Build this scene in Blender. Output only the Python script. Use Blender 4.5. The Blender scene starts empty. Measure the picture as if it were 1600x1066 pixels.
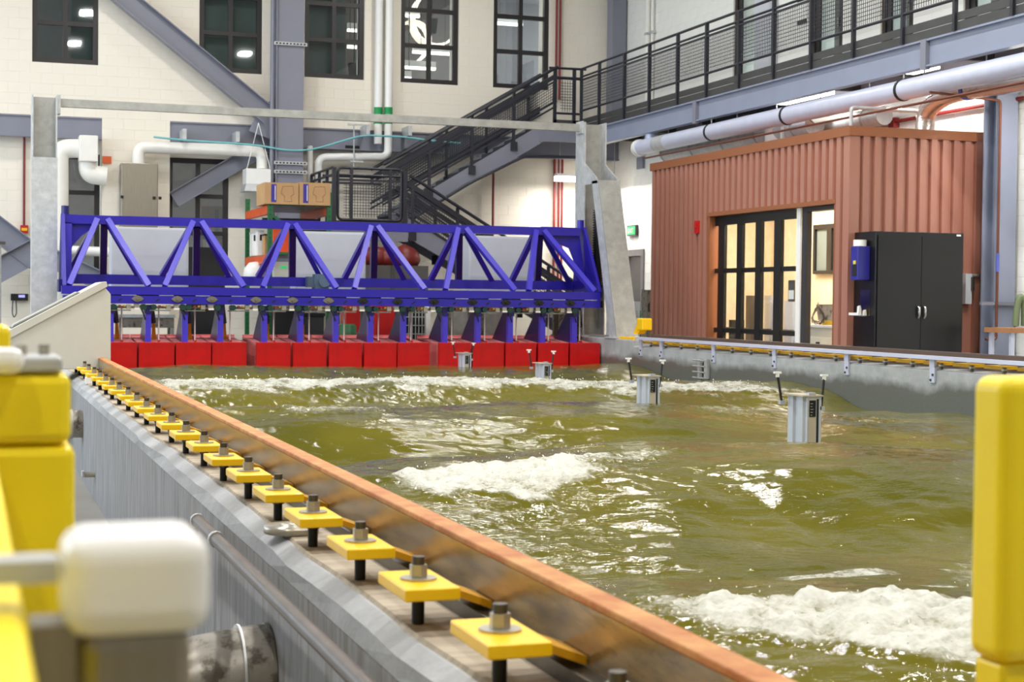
import bpy, math, random
import numpy as np
from mathutils import Vector, Matrix

random.seed(7)
SC = bpy.context.scene
COL = SC.collection

# ------------------------------------------------------------------ camera
TH, PH, RO, FPX = math.radians(18.7627), math.radians(1.4698), math.radians(0.6231), 2501.4
_f = Vector((math.sin(TH) * math.cos(PH), math.cos(TH) * math.cos(PH), -math.sin(PH)))
_r = Vector((math.cos(TH), -math.sin(TH), 0))
_u = _r.cross(_f)
_c, _s = math.cos(RO), math.sin(RO)
CR, CU = _c * _r + _s * _u, -_s * _r + _c * _u
CP = Vector((0, 0, 1.5))
cam_data = bpy.data.cameras.new('camera')
cam = bpy.data.objects.new('camera', cam_data)
COL.objects.link(cam)
cam.matrix_world = Matrix((
    (CR.x, CU.x, -_f.x, CP.x), (CR.y, CU.y, -_f.y, CP.y), (CR.z, CU.z, -_f.z, CP.z), (0, 0, 0, 1)))
cam_data.sensor_width = 36
cam_data.sensor_fit = 'HORIZONTAL'
cam_data.lens = FPX / 1600 * 36
cam_data.clip_start = 0.05
cam_data.dof.use_dof = True
cam_data.dof.focus_distance = 9.5
cam_data.dof.aperture_fstop = 7.0
SC.camera = cam

# ------------------------------------------------------------------ world, exposure, room lights
SC.view_settings.view_transform = 'Standard'
SC.view_settings.look = 'None'
SC.view_settings.exposure = 0.0
SC.view_settings.gamma = 1.0
SC.view_settings.use_curve_mapping = False
SC.cycles.use_denoising = True
SC.cycles.max_bounces = 8
SC.cycles.sample_clamp_indirect = 6.0
world = bpy.data.worlds.new('world')
SC.world = world
world.use_nodes = True
world.node_tree.nodes['Background'].inputs[0].default_value = (0.74, 0.87, 1.0, 1)
world.node_tree.nodes['Background'].inputs[1].default_value = 7.0


def area_light(name, loc, sx, sy, power, col=(1, .95, .88), rot=(0, 0, 0)):
    d = bpy.data.lights.new(name, 'AREA')
    d.shape = 'RECTANGLE'
    d.size, d.size_y = sx, sy
    d.energy = power
    d.color = col
    o = bpy.data.objects.new(name, d)
    COL.objects.link(o)
    o.location = loc
    o.rotation_euler = rot
    return o


HIGH_BAYS = [(x, y) for y in (-1, 6, 12.5, 19, 25.5, 31) for x in (-3, 3.5, 9.5)]
DAY_WINDOWS = [(-4.5 + k * 5.6, -4.5 + k * 5.6 + 4.4) for k in range(3, 7)]  # tall windows along the left wall
for a, b in DAY_WINDOWS:
    _p = area_light('window_portal', (-8.05, (a + b) / 2, 5.0), 5.6, b - a, 1, (1, 1, 1), (0, math.radians(-90), 0))
    _p.data.cycles.is_portal = True
for x, y in HIGH_BAYS:
    area_light('high_bay_lamp', (x, y, 10.35), 0.4, 0.8, {-1: 340, 6: 380, 12.5: 400, 19: 360, 25.5: 170, 31: 170}[y], (1, .965, .92))


# ------------------------------------------------------------------ helpers
def at(px, py, X=None, Y=None, Z=None):
    """world point where the sight line through pixel (px, py) meets a plane of the place"""
    d = CR * ((px - 800) / FPX) + CU * ((533 - py) / FPX) + _f
    if X is not None:
        t = (X - CP.x) / d.x
    elif Y is not None:
        t = (Y - CP.y) / d.y
    else:
        t = (Z - CP.z) / d.z
    return CP + d * t


class MB:
    def __init__(s):
        s.v, s.f, s.sm = [], [], []

    def add(s, vs, fs, smooth=False):
        n = len(s.v)
        s.v += [tuple(p) for p in vs]
        for f in fs:
            s.f.append(tuple(i + n for i in f))
            s.sm.append(smooth)
        return s

    def box(s, x0, x1, y0, y1, z0, z1):
        if x0 > x1: x0, x1 = x1, x0
        if y0 > y1: y0, y1 = y1, y0
        if z0 > z1: z0, z1 = z1, z0
        return s.add([(x0, y0, z0), (x1, y0, z0), (x1, y1, z0), (x0, y1, z0), (x0, y0, z1), (x1, y0, z1), (x1, y1, z1), (x0, y1, z1)],
                     [(0, 3, 2, 1), (4, 5, 6, 7), (0, 1, 5, 4), (1, 2, 6, 5), (2, 3, 7, 6), (3, 0, 4, 7)])

    def beam(s, p, q, w, h, up=(0, 0, 1)):
        p, q = Vector(p), Vector(q)
        d = (q - p).normalized()
        u = Vector(up)
        a = d.cross(u)
        if a.length < 1e-4:
            a = d.cross(Vector((0, 1, 0)))
        a.normalize()
        b = a.cross(d).normalized()
        a, b = a * (w / 2), b * (h / 2)
        vs = [p - a - b, p + a - b, p + a + b, p - a + b, q - a - b, q + a - b, q + a + b, q - a + b]
        return s.add(vs, [(0, 1, 2, 3), (7, 6, 5, 4), (0, 4, 5, 1), (1, 5, 6, 2), (2, 6, 7, 3), (3, 7, 4, 0)])

    def tube(s, path, r, n=10, cap=True, smooth=True):
        path = [Vector(p) for p in path]
        rings, a = [], None
        for i, p in enumerate(path):
            if i == 0: t = path[1] - p
            elif i == len(path) - 1: t = p - path[i - 1]
            else: t = (path[i + 1] - p).normalized() + (p - path[i - 1]).normalized()
            t.normalize()
            if a is None:
                a = t.cross(Vector((0, 0, 1)))
                if a.length < 1e-3: a = t.cross(Vector((1, 0, 0)))
            else:
                a = a - t * a.dot(t)
            a.normalize()
            b = t.cross(a)
            rr = r[i] if isinstance(r, (list, tuple)) else r
            rings.append([p + (a * math.cos(k * 2 * math.pi / n) + b * math.sin(k * 2 * math.pi / n)) * rr for k in range(n)])
        vs = [v for ring in rings for v in ring]
        fs = []
        for i in range(len(rings) - 1):
            for k in range(n):
                k2 = (k + 1) % n
                fs.append((i * n + k, i * n + k2, (i + 1) * n + k2, (i + 1) * n + k))
        s.add(vs, fs, smooth)
        if cap:
            s.add(rings[0], [tuple(range(n - 1, -1, -1))])
            s.add(rings[-1], [tuple(range(n))])
        return s

    def cyl(s, p, q, r, n=12, smooth=True):
        return s.tube([p, q], r, n, True, smooth)

    def prism(s, poly, off):
        n = len(poly)
        poly = [Vector(p) for p in poly]
        off = Vector(off)
        return s.add(poly + [p + off for p in poly],
                     [tuple(range(n - 1, -1, -1)), tuple(range(n, 2 * n))] + [(i, (i + 1) % n, n + (i + 1) % n, n + i) for i in range(n)])

    def lathe(s, c, prof, n=14):
        c = Vector(c)
        vs, fs = [], []
        for r, z in prof:
            for k in range(n):
                t = 2 * math.pi * k / n
                vs.append(c + Vector((r * math.cos(t), r * math.sin(t), z)))
        for i in range(len(prof) - 1):
            for k in range(n):
                k2 = (k + 1) % n
                fs.append((i * n + k, i * n + k2, (i + 1) * n + k2, (i + 1) * n + k))
        return s.add(vs, fs, True)


def rounded(path, rad, n=5):
    path = [Vector(p) for p in path]
    out = [path[0]]
    for i in range(1, len(path) - 1):
        a, b, c = path[i - 1], path[i], path[i + 1]
        r = min(rad, (a - b).length * .49, (c - b).length * .49)
        p, q = b + (a - b).normalized() * r, b + (c - b).normalized() * r
        for k in range(n + 1):
            t = k / n
            out.append(p * (1 - t) ** 2 + b * 2 * t * (1 - t) + q * t * t)
    out.append(path[-1])
    return out


WL = {}


def lettering(name, body, size, mat, parent, offset, rot, label):
    """flat letters as a mesh, a part of the thing they are printed on"""
    cu = bpy.data.curves.new(name, 'FONT')
    cu.body, cu.size, cu.extrude, cu.align_x = body, size, .0006, 'CENTER'
    tmp = bpy.data.objects.new(name, cu)
    COL.objects.link(tmp)
    me = bpy.data.meshes.new_from_object(tmp.evaluated_get(bpy.context.evaluated_depsgraph_get()))
    bpy.data.objects.remove(tmp)
    me.materials.clear()
    me.materials.append(mat)
    o = bpy.data.objects.new(name, me)
    COL.objects.link(o)
    o.parent = parent
    o.location = offset
    o.rotation_euler = rot
    o['label'] = label
    return o


def mesh_obj(name, mb, mat, loc):
    me = bpy.data.meshes.new(name)
    loc = Vector(loc)
    me.from_pydata([tuple(Vector(p) - loc) for p in mb.v], [], mb.f)
    me.polygons.foreach_set('use_smooth', mb.sm)
    if mat: me.materials.append(mat)
    me.update()
    o = bpy.data.objects.new(name, me)
    COL.objects.link(o)
    return o


def root(name, label, cat, loc, group=None):
    o = bpy.data.objects.new(name, None)
    o.empty_display_size = .1
    COL.objects.link(o)
    o.location = loc
    o['label'], o['category'] = label, cat
    if group: o['group'] = group
    WL[o.name] = Vector(loc)
    return o


def part(name, mb, mat, parent, label=None, kind=None, bevel=0):
    loc = WL[parent.name]
    o = mesh_obj(name, mb, mat, loc)
    o.parent = parent
    WL[o.name] = loc
    if label: o['label'] = label
    if kind: o['kind'] = kind
    if bevel: add_bevel(o, bevel)
    return o


def add_bevel(o, w, seg=2):
    m = o.modifiers.new('edge', 'BEVEL')
    m.width = w
    m.segments = seg
    m.limit_method = 'ANGLE'


def solo(name, label, cat, mb, mat, group=None, loc=None, kind=None, bevel=0):
    if loc is None:
        xs = [p[0] for p in mb.v]; ys = [p[1] for p in mb.v]; zs = [p[2] for p in mb.v]
        loc = ((min(xs) + max(xs)) / 2, (min(ys) + max(ys)) / 2, min(zs))
    o = mesh_obj(name, mb, mat, loc)
    o.location = loc
    o['label'], o['category'] = label, cat
    if group: o['group'] = group
    if kind: o['kind'] = kind
    WL[o.name] = Vector(loc)
    if bevel: add_bevel(o, bevel)
    return o


def struct(name, mb, mat, bevel=0):
    o = mesh_obj(name, mb, mat, (0, 0, 0))
    o['kind'] = 'structure'
    WL[o.name] = Vector((0, 0, 0))
    if bevel: add_bevel(o, bevel)
    return o


def copy_tree(o, loc=None, label=None, parent=None):
    c = o.copy()
    COL.objects.link(c)
    if parent is not None: c.parent = parent
    if loc is not None: c.location = loc
    if label: c['label'] = label
    for ch in list(o.children):
        copy_tree(ch, parent=c)
    return c


ORD = ['', 'first', 'second', 'third', 'fourth', 'fifth', 'sixth', 'seventh', 'eighth', 'ninth', 'tenth', 'eleventh', 'twelfth', 'thirteenth',
       'fourteenth', 'fifteenth', 'sixteenth', 'seventeenth', 'eighteenth', 'nineteenth', 'twentieth', 'twenty-first', 'twenty-second',
       'twenty-third', 'twenty-fourth', 'twenty-fifth', 'twenty-sixth', 'twenty-seventh', 'twenty-eighth', 'twenty-ninth', 'thirtieth',
       'thirty-first', 'thirty-second', 'thirty-third', 'thirty-fourth', 'thirty-fifth', 'thirty-sixth', 'thirty-seventh', 'thirty-eighth']


# ------------------------------------------------------------------ materials
def srgb(r, g, b):
    f = lambda c: (c / 255 / 12.92) if c / 255 <= .04045 else ((c / 255 + .055) / 1.055) ** 2.4
    return (f(r), f(g), f(b))


def M(name, rgb, rough=.5, metal=0.0, var=.08, scale=6.0, bump=0.0, bscale=60.0, coat=0.0, stretch=(1, 1, 1)):
    m = bpy.data.materials.new(name)
    m.use_nodes = True
    nt = m.node_tree
    b = nt.nodes['Principled BSDF']
    c = srgb(*rgb)
    b.inputs['Roughness'].default_value = rough
    b.inputs['Metallic'].default_value = metal
    if coat: b.inputs['Coat Weight'].default_value = coat
    tc = nt.nodes.new('ShaderNodeTexCoord')
    mp = nt.nodes.new('ShaderNodeMapping')
    mp.inputs['Scale'].default_value = stretch
    nt.links.new(tc.outputs['Object'], mp.inputs[0])
    no = nt.nodes.new('ShaderNodeTexNoise')
    no.inputs['Scale'].default_value = scale
    no.inputs['Detail'].default_value = 5
    nt.links.new(mp.outputs[0], no.inputs['Vector'])
    ra = nt.nodes.new('ShaderNodeValToRGB')
    ra.color_ramp.elements[0].position = .3
    ra.color_ramp.elements[1].position = .7
    ra.color_ramp.elements[0].color = tuple(x * (1 - var) for x in c) + (1,)
    ra.color_ramp.elements[1].color = tuple(min(1, x * (1 + var)) for x in c) + (1,)
    nt.links.new(no.outputs[0], ra.inputs[0])
    nt.links.new(ra.outputs[0], b.inputs['Base Color'])
    if bump:
        n2 = nt.nodes.new('ShaderNodeTexNoise')
        n2.inputs['Scale'].default_value = bscale
        n2.inputs['Detail'].default_value = 4
        nt.links.new(mp.outputs[0], n2.inputs['Vector'])
        bp = nt.nodes.new('ShaderNodeBump')
        bp.inputs['Strength'].default_value = bump
        bp.inputs['Distance'].default_value = .01
        nt.links.new(n2.outputs[0], bp.inputs['Height'])
        nt.links.new(bp.outputs[0], b.inputs['Normal'])
    return m


def emit(name, rgb, strength):
    m = bpy.data.materials.new(name)
    m.use_nodes = True
    nt = m.node_tree
    b = nt.nodes['Principled BSDF']
    b.inputs['Base Color'].default_value = (.8, .8, .8, 1)
    b.inputs['Emission Color'].default_value = srgb(*rgb) + (1,)
    b.inputs['Emission Strength'].default_value = strength
    return m


def glass(name, tint=(1, 1, 1), gloss=.12, rough=.02):
    m = bpy.data.materials.new(name)
    m.use_nodes = True
    nt = m.node_tree
    nt.nodes.clear()
    out = nt.nodes.new('ShaderNodeOutputMaterial')
    mix = nt.nodes.new('ShaderNodeMixShader')
    tr = nt.nodes.new('ShaderNodeBsdfTransparent')
    gl = nt.nodes.new('ShaderNodeBsdfGlossy')
    tr.inputs[0].default_value = tint + (1,)
    gl.inputs['Roughness'].default_value = rough
    mix.inputs[0].default_value = gloss
    nt.links.new(tr.outputs[0], mix.inputs[1])
    nt.links.new(gl.outputs[0], mix.inputs[2])
    nt.links.new(mix.outputs[0], out.inputs[0])
    return m


def two_tone(name, rgb_a, rgb_b, scale, lo, hi, rough=.6, metal=0.0, stretch=(1, 1, 1), bump=.2, bscale=50, rough_b=None):
    m = M(name, rgb_a, rough, metal, .1, scale, bump, bscale, stretch=stretch)
    nt = m.node_tree
    b = nt.nodes['Principled BSDF']
    mp = [n for n in nt.nodes if n.type == 'MAPPING'][0]
    no = nt.nodes.new('ShaderNodeTexNoise')
    no.inputs['Scale'].default_value = scale * 1.7
    no.inputs['Detail'].default_value = 8
    no.inputs['Roughness'].default_value = .65
    nt.links.new(mp.outputs[0], no.inputs['Vector'])
    ra = nt.nodes.new('ShaderNodeValToRGB')
    ra.color_ramp.elements[0].position = lo
    ra.color_ramp.elements[1].position = hi
    ra.color_ramp.elements[0].color = (0, 0, 0, 1)
    ra.color_ramp.elements[1].color = (1, 1, 1, 1)
    nt.links.new(no.outputs[0], ra.inputs[0])
    mx = nt.nodes.new('ShaderNodeMix')
    mx.data_type = 'RGBA'
    old = b.inputs['Base Color'].links[0].from_socket
    nt.links.new(ra.outputs[0], mx.inputs[0])
    nt.links.new(old, mx.inputs[6])
    mx.inputs[7].default_value = srgb(*rgb_b) + (1,)
    nt.links.new(mx.outputs[2], b.inputs['Base Color'])
    return m


m_wall = M('cream_block_paint', (238, 231, 216), .55, 0, .03, 1.5, .15, 90)
m_base = M('mortar_paint', (234, 227, 212), .6, 0, .03, 2)
m_rwall = M('white_block_paint', (236, 236, 230), .55, 0, .03, 1.5, .15, 90)
m_ceil = M('ceiling_paint', (112, 112, 114), .8)
m_floor = M('sealed_concrete', (150, 146, 138), .35, 0, .12, 2, .1, 30)
m_plainwall = M('plain_wall_paint', (150, 147, 142), .7)  # unseen walls, set darker to hold back bounced light
m_steel = M('grey_steel_paint', (128, 130, 143), .4, 0, .04, 2)
m_bluegrey = M('bluegrey_steel_paint', (138, 146, 166), .4, 0, .04, 2)
m_rail = M('dark_rail_paint', (40, 41, 50), .35, 0, .06, 5)
m_wire = M('dark_wire', (40, 41, 48), .5)
m_toe = M('dark_plate', (62, 62, 62), .5, 0, .15, 3)
m_deck = M('grating_deck', (70, 70, 74), .7)
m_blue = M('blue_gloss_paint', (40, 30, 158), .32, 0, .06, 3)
m_bluel = M('blue_paint_lit', (66, 56, 190), .32, 0, .06, 3)  # lit copy of the truss blue, brightness put into the colour
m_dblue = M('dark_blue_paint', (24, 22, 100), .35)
m_red = two_tone('red_paddle_paint', (196, 8, 12), (170, 6, 10), 2.5, .45, .7, .28, bump=.03, bscale=8)
m_pink = M('lit_red_paint', (230, 134, 132), .45, 0, .1, 3)  # paddle red paled to pink: light on the top put into the colour
m_yel = M('yellow_paint', (250, 200, 8), .35, 0, .04, 8, .05, 80)
m_yelp = M('yellow_post_paint', (252, 226, 16), .38, 0, .03, 5)
m_gold = M('ochre_paint', (206, 150, 12), .45)
m_galv = two_tone('galvanised_steel', (198, 201, 202), (176, 179, 178), 5, .4, .7, .42, .25, bump=.05)
m_galvd = two_tone('weathered_galvanised', (172, 172, 166), (152, 152, 146), 4, .4, .7, .45, .25, bump=.05)
m_chrome = M('bright_steel', (200, 200, 198), .22, 1.0, .05)
m_bolt = M('bolt_steel', (176, 171, 158), .32, .6, .12, 30)
m_boltd = M('dark_bolt_steel', (92, 88, 80), .38, .8, .15, 30)
m_black = M('black_paint', (16, 16, 17), .3, 0, .1)
m_blackm = M('matt_black', (20, 20, 22), .6)
m_frame = M('dark_window_frame', (36, 32, 32), .4)
m_bframe = M('black_door_frame', (14, 18, 20), .35)
m_alu = M('aluminium', (205, 210, 225), .3, .7, .05, 5)
m_aluw = M('white_anodised', (206, 212, 232), .35, .2, .04, 5)
m_white = M('white_plastic', (240, 240, 236), .35, 0, .02)
m_duct = M('white_insulation', (240, 238, 230), .6, 0, .03, 4, .1, 20)
m_foil = M('crinkled_foil', (225, 215, 205), .22, .85, .05, 5, .9, 14)
m_grey = M('light_grey_enamel', (196, 200, 206), .4, 0, .02)
m_console = M('console_grey', (204, 203, 192), .45, 0, .02)
m_stain = M('brushed_stainless', (150, 144, 130), .35, .8, .08, 3, stretch=(30, 1, 1))
m_cardb = M('cardboard', (196, 156, 108), .8, 0, .05, 4)
m_purple = M('purple_label', (66, 52, 150), .6)
m_green = M('green_rack_paint', (34, 104, 58), .4)
m_orange = M('orange_beam_paint', (226, 88, 34), .4)
m_brown = M('copper_cladding', (176, 122, 104), .3, .12, .03, 1, coat=.3)
m_brownd = M('copper_trim', (150, 92, 58), .42, .1, .03, 1)
m_redpipe = M('red_pipe_paint', (128, 34, 32), .5)
m_copper = M('copper_pipe', (112, 66, 50), .4, .4)
m_iron = M('dark_iron_pipe', (96, 88, 84), .42, .5, .15, 8)
m_stub = two_tone('scuffed_steel_pipe', (150, 145, 136), (96, 90, 80), 7, .52, .62, .35, .55, bump=.08)
m_deckc = two_tone('tan_concrete_deck', (176, 164, 144), (150, 138, 120), 4, .4, .66, .8, stretch=(.6, 3, 1), bump=.3, bscale=40)  # tan tone and cross-bands carry the deck's shade in the colour
m_chamf = two_tone('grey_concrete_edge', (166, 168, 170), (148, 150, 152), 3, .4, .7, .8, bump=.3, bscale=40)  # lighter, cooler edge: shading contrast at the crease put into the colour
m_conc = two_tone('cast_concrete', (176, 172, 162), (150, 146, 138), 3, .4, .7, .8, bump=.3, bscale=40)
m_concs = two_tone('streaked_concrete', (146, 148, 152), (112, 108, 98), 4, .45, .72, .75, stretch=(1, 3, .35), bump=.25, bscale=40)
m_rust = two_tone('rusty_steel_top', (196, 142, 80), (170, 100, 42), 4, .4, .62, .6, .05, stretch=(1, 1, 1), bump=.3, bscale=60)
m_railside = two_tone('oily_steel_side', (158, 132, 86), (118, 100, 72), 5, .4, .62, .24, .55, stretch=(1, .5, 3), bump=.06)
m_glass = glass('clear_glass', (.93, .95, .95), .10)
m_glassd = glass('tinted_glass', (.75, .80, .80), .09)
m_lamp = emit('lamp_diffuser', (255, 250, 240), 9)
m_bar = emit('office_lamp_bar', (255, 245, 238), 3.0)
m_cove = emit('lit_shade', (255, 235, 205), 1.4)
m_exit = emit('exit_sign_green', (40, 205, 110), .7)
m_exit.node_tree.nodes['Principled BSDF'].inputs['Base Color'].default_value = srgb(20, 140, 70) + (1,)
m_screen = emit('blue_display', (90, 80, 240), 1.0)
m_hose = M('pale_blue_hose', (120, 190, 196), .4)
m_wood = M('wood', (170, 120, 80), .6)
m_hosegreen = M('olive_hose', (110, 125, 90), .6)
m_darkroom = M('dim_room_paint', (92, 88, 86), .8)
m_greygreen = M('grey_green_panel', (128, 138, 132), .7, 0, .08, 1.5)
m_tealgrey = M('teal_grey_added_panel', (84, 98, 96), .6, 0, .1, 1.5)
m_grnband = M('green_band', (20, 150, 80), .5)
m_orsign = M('orange_sign', (220, 100, 50), .6)
m_reds = M('fire_red', (190, 24, 24), .4)
m_cable = M('black_cable', (20, 20, 22), .5)
m_tealdark = M('dark_green_enamel', (20, 60, 50), .35)
m_bag = M('red_tarpaulin', (112, 32, 26), .4, 0, .2, 4, .5, 8)
m_clear = glass('clear_plastic', (.9, .92, .95), .25, .1)
m_int = M('office_cream', (240, 222, 190), .7)

# ================================================================== ROOM SHELL
XR, YB, YL = 14.675, 35.4, 35.8
BW, BH = .45, .225
_blk = {}


def block_mesh(axis, mat):
    if (axis, mat.name) in _blk: return _blk[(axis, mat.name)]
    g, d, i = .0025, .005, .003
    me = bpy.data.meshes.new('block')
    a = [(g, 0, g), (BW - g, 0, g), (BW - g, 0, BH - g), (g, 0, BH - g)]
    b = [(g + i, -d, g + i), (BW - g - i, -d, g + i), (BW - g - i, -d, BH - g - i), (g + i, -d, BH - g - i)]
    v = a + b
    if axis == 'y': v = [(p[1], -p[0], p[2]) for p in v]
    me.from_pydata(v, [], [(4, 5, 6, 7), (0, 1, 5, 4), (1, 2, 6, 5), (2, 3, 7, 6), (3, 0, 4, 7)])
    me.materials.append(mat)
    me.update()
    _blk[(axis, mat.name)] = me
    return me


def block_wall(name, axis, plane, u0, u1, z0, z1, openings, thick, seen, mat, zjoint=6.42, top_seen=300):
    """block wall facing -Y (axis x) or -X (axis y); seen = rectangles (u0,u1,z0,z1) whose blocks are parts"""
    us = sorted({u0, u1} | {o[0] for o in openings} | {o[1] for o in openings})
    zs = sorted({z0, z1} | {o[2] for o in openings} | {o[3] for o in openings})
    us = [u for u in us if u0 <= u <= u1]
    zs = [z for z in zs if z0 <= z <= z1]
    mb = MB()
    for i in range(len(us) - 1):
        for j in range(len(zs) - 1):
            cu, cz = (us[i] + us[i + 1]) / 2, (zs[j] + zs[j + 1]) / 2
            if any(o[0] < cu < o[1] and o[2] < cz < o[3] for o in openings): continue
            if axis == 'x': mb.box(us[i], us[i + 1], plane, plane + thick, zs[j], zs[j + 1])
            else: mb.box(plane, plane + thick, us[i], us[i + 1], zs[j], zs[j + 1])
    w = struct(name, mb, m_base)
    rest = MB()
    me = block_mesh(axis, mat)
    n = 0
    k0 = math.floor((z0 - zjoint) / BH)
    k1 = math.ceil((z1 - zjoint) / BH)
    for k in range(k0, k1):
        za, zb = max(z0, zjoint + k * BH), min(z1, zjoint + (k + 1) * BH)
        if zb - za < .03: continue
        u = u0 - (BW / 2 if k % 2 else 0)
        while u < u1:
            segs = [(max(u, u0), min(u + BW, u1))]
            for o in openings:
                if o[2] < zb - .02 and o[3] > za + .02:
                    new = []
                    for s0, s1 in segs:
                        if o[1] <= s0 or o[0] >= s1: new.append((s0, s1))
                        else:
                            if o[0] > s0: new.append((s0, o[0]))
                            if o[1] < s1: new.append((o[1], s1))
                    segs = new
            for s0, s1 in segs:
                if s1 - s0 < .03: continue
                full = s1 - s0 > BW - .01 and zb - za > BH - .01
                if full and n < top_seen and any(r[0] <= s0 and s1 <= r[1] and r[2] <= za and zb <= r[3] for r in seen):
                    b = bpy.data.objects.new('block', me)
                    COL.objects.link(b)
                    b.parent = w
                    b.location = (s0, plane, za) if axis == 'x' else (plane, s1, za)
                    n += 1
                elif s1 > s0:
                    g, d = .0025, .005
                    p = [(s0 + g, za + g), (s1 - g, za + g), (s1 - g, zb - g), (s0 + g, zb - g)]
                    q = [(s0 + 2 * g, za + 2 * g), (s1 - 2 * g, za + 2 * g), (s1 - 2 * g, zb - 2 * g), (s0 + 2 * g, zb - 2 * g)]
                    if axis == 'x': vs = [(a, plane, b) for a, b in p] + [(a, plane - d, b) for a, b in q]
                    else: vs = [(plane, a, b) for a, b in p] + [(plane - d, a, b) for a, b in q]
                    rest.add(vs, [(4, 5, 6, 7), (0, 1, 5, 4), (1, 2, 6, 5), (2, 3, 7, 6), (3, 0, 4, 7)])
            u += BW
    if rest.f:
        part('blockwork', rest, mat, w, kind='stuff')
    return w


struct('floor', MB().box(-8, XR, -6, 36.2, -.3, 0), m_floor)
struct('ceiling', MB().box(-8, XR, -6, 36.2, 11, 11.3), m_ceil)
lw_ = MB().box(-8.3, -8, -6, 36.2, 0, 2.2).box(-8.3, -8, -6, 36.2, 7.8, 11)
_e = [-6] + [v for w in DAY_WINDOWS for v in w] + [36.2]
for k in range(0, len(_e), 2):
    lw_.box(-8.3, -8, _e[k], _e[k + 1], 2.2, 7.8)
struct('wall_left', lw_, m_plainwall)
for k, (a, b) in enumerate(DAY_WINDOWS):
    wf = MB().box(-8.2, -8.1, a, a + .08, 2.2, 7.8).box(-8.2, -8.1, b - .08, b, 2.2, 7.8).box(-8.2, -8.1, a, b, 2.2, 2.28).box(-8.2, -8.1, a, b, 7.72, 7.8).box(-8.2, -8.1, a, b, 4.95, 5.05).box(-8.2, -8.1, (a + b) / 2 - .04, (a + b) / 2 + .04, 2.2, 7.8)
    struct('window_%d' % (8 + k), wf, m_frame)
struct('wall_front', MB().box(-8, XR, -6.3, -6, 0, 11), m_plainwall)

UW = [(1.263, 2.618), (4.752, 6.127), (7.073, 8.435), (9.285, 10.655), (11.493, 12.869)]
WZ0, WZ1 = 6.42, 8.895
block_wall('wall_back', 'x', YB, -8, XR, 5.30, 11, [(a, b, WZ0, WZ1) for a, b in UW], .75, [(.4, 13.2, 5.5, 8.3)], m_wall)
LW = [(1.32, 2.69, 2.0, 4.55), (4.14, 5.47, 2.0, 4.55)]
block_wall('wall_back_lower', 'x', YL, -8, XR, 0, 5.30, LW, .35, [(.0, 1.3, 1.3, 5.0), (5.4, 7.2, 1.3, 4.3), (9.8, 14.6, 1.3, 4.9)], m_wall)
block_wall('wall_pilaster', 'x', YB, 2.70, 4.135, 0, 5.30, [], .395, [(2.6, 4.2, 1.2, 5.3)], m_wall)
RD = [(28.3, 29.45, 5.5, 8.1), (25.15, 26.3, 5.5, 8.1), (22.9, 23.9, 5.5, 8.1), (20.4, 21.5, 5.5, 8.1)]
block_wall('wall_right', 'y', XR, -6, 36.2, 0, 11, [(33.85, 34.9, -1, 2.66)] + RD, .5,
           [(32.9, 35.4, 1.9, 4.9), (29.4, 35.3, 5.8, 8.2), (26.3, 28.3, 5.8, 7.6), (15.5, 20.4, 3.5, 5.0)], m_rwall)

# rooms seen through the openings
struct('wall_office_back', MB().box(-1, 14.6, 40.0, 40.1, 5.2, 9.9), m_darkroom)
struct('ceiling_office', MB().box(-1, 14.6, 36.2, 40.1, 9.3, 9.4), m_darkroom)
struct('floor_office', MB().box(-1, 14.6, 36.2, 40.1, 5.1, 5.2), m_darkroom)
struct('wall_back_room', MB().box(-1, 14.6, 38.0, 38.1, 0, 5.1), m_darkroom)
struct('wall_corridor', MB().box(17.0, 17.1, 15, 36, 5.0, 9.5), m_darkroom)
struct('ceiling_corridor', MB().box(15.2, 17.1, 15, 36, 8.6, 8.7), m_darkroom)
area_light('office_lamp', (10.5, 38.2, 9.2), 5, 1.5, 70)
area_light('office_lamp', (3.5, 38.2, 9.2), 4, 1.5, 25, (.75, .9, 1))
area_light('back_room_lamp', (3.5, 37.0, 4.9), 5, .6, 14, (1, .9, .85))
area_light('corridor_lamp', (16.1, 27, 8.5), .5, 8, 60)


def window_x(n, x0, x1, y, z0, z1, rows, matg, fw=.11, mw=.095):
    """dark framed window in a wall facing -Y: rows are the heights of the glazing bars"""
    fr = MB()
    fr.box(x0, x1, y, y + .12, z0, z0 + fw).box(x0, x1, y, y + .12, z1 - fw, z1)
    fr.box(x0, x0 + fw, y, y + .12, z0 + fw, z1 - fw).box(x1 - fw, x1, y, y + .12, z0 + fw, z1 - fw)
    w = struct('window_%d' % n, fr, m_frame)
    xm = (x0 + x1) / 2
    part('mullion', MB().box(xm - mw / 2, xm + mw / 2, y + .01, y + .1, z0 + fw, z1 - fw), m_frame, w)
    for z in rows:
        for a, b in ((x0 + fw, xm - mw / 2), (xm + mw / 2, x1 - fw)):
            part('glazing_bar', MB().box(a, b, y + .01, y + .1, z - mw / 2, z + mw / 2), m_frame, w)
    zs = [z0 + fw] + [z for z in rows] + [z1 - fw]
    for i in range(len(zs) - 1):
        for a, b in ((x0 + fw, xm - mw / 2), (xm + mw / 2, x1 - fw)):
            lo = zs[i] + (mw / 2 if i else 0)
            hi = zs[i + 1] - (mw / 2 if i < len(zs) - 2 else 0)
            part('pane', MB().box(a, b, y + .045, y + .057, lo, hi), matg, w)
    return w


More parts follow.
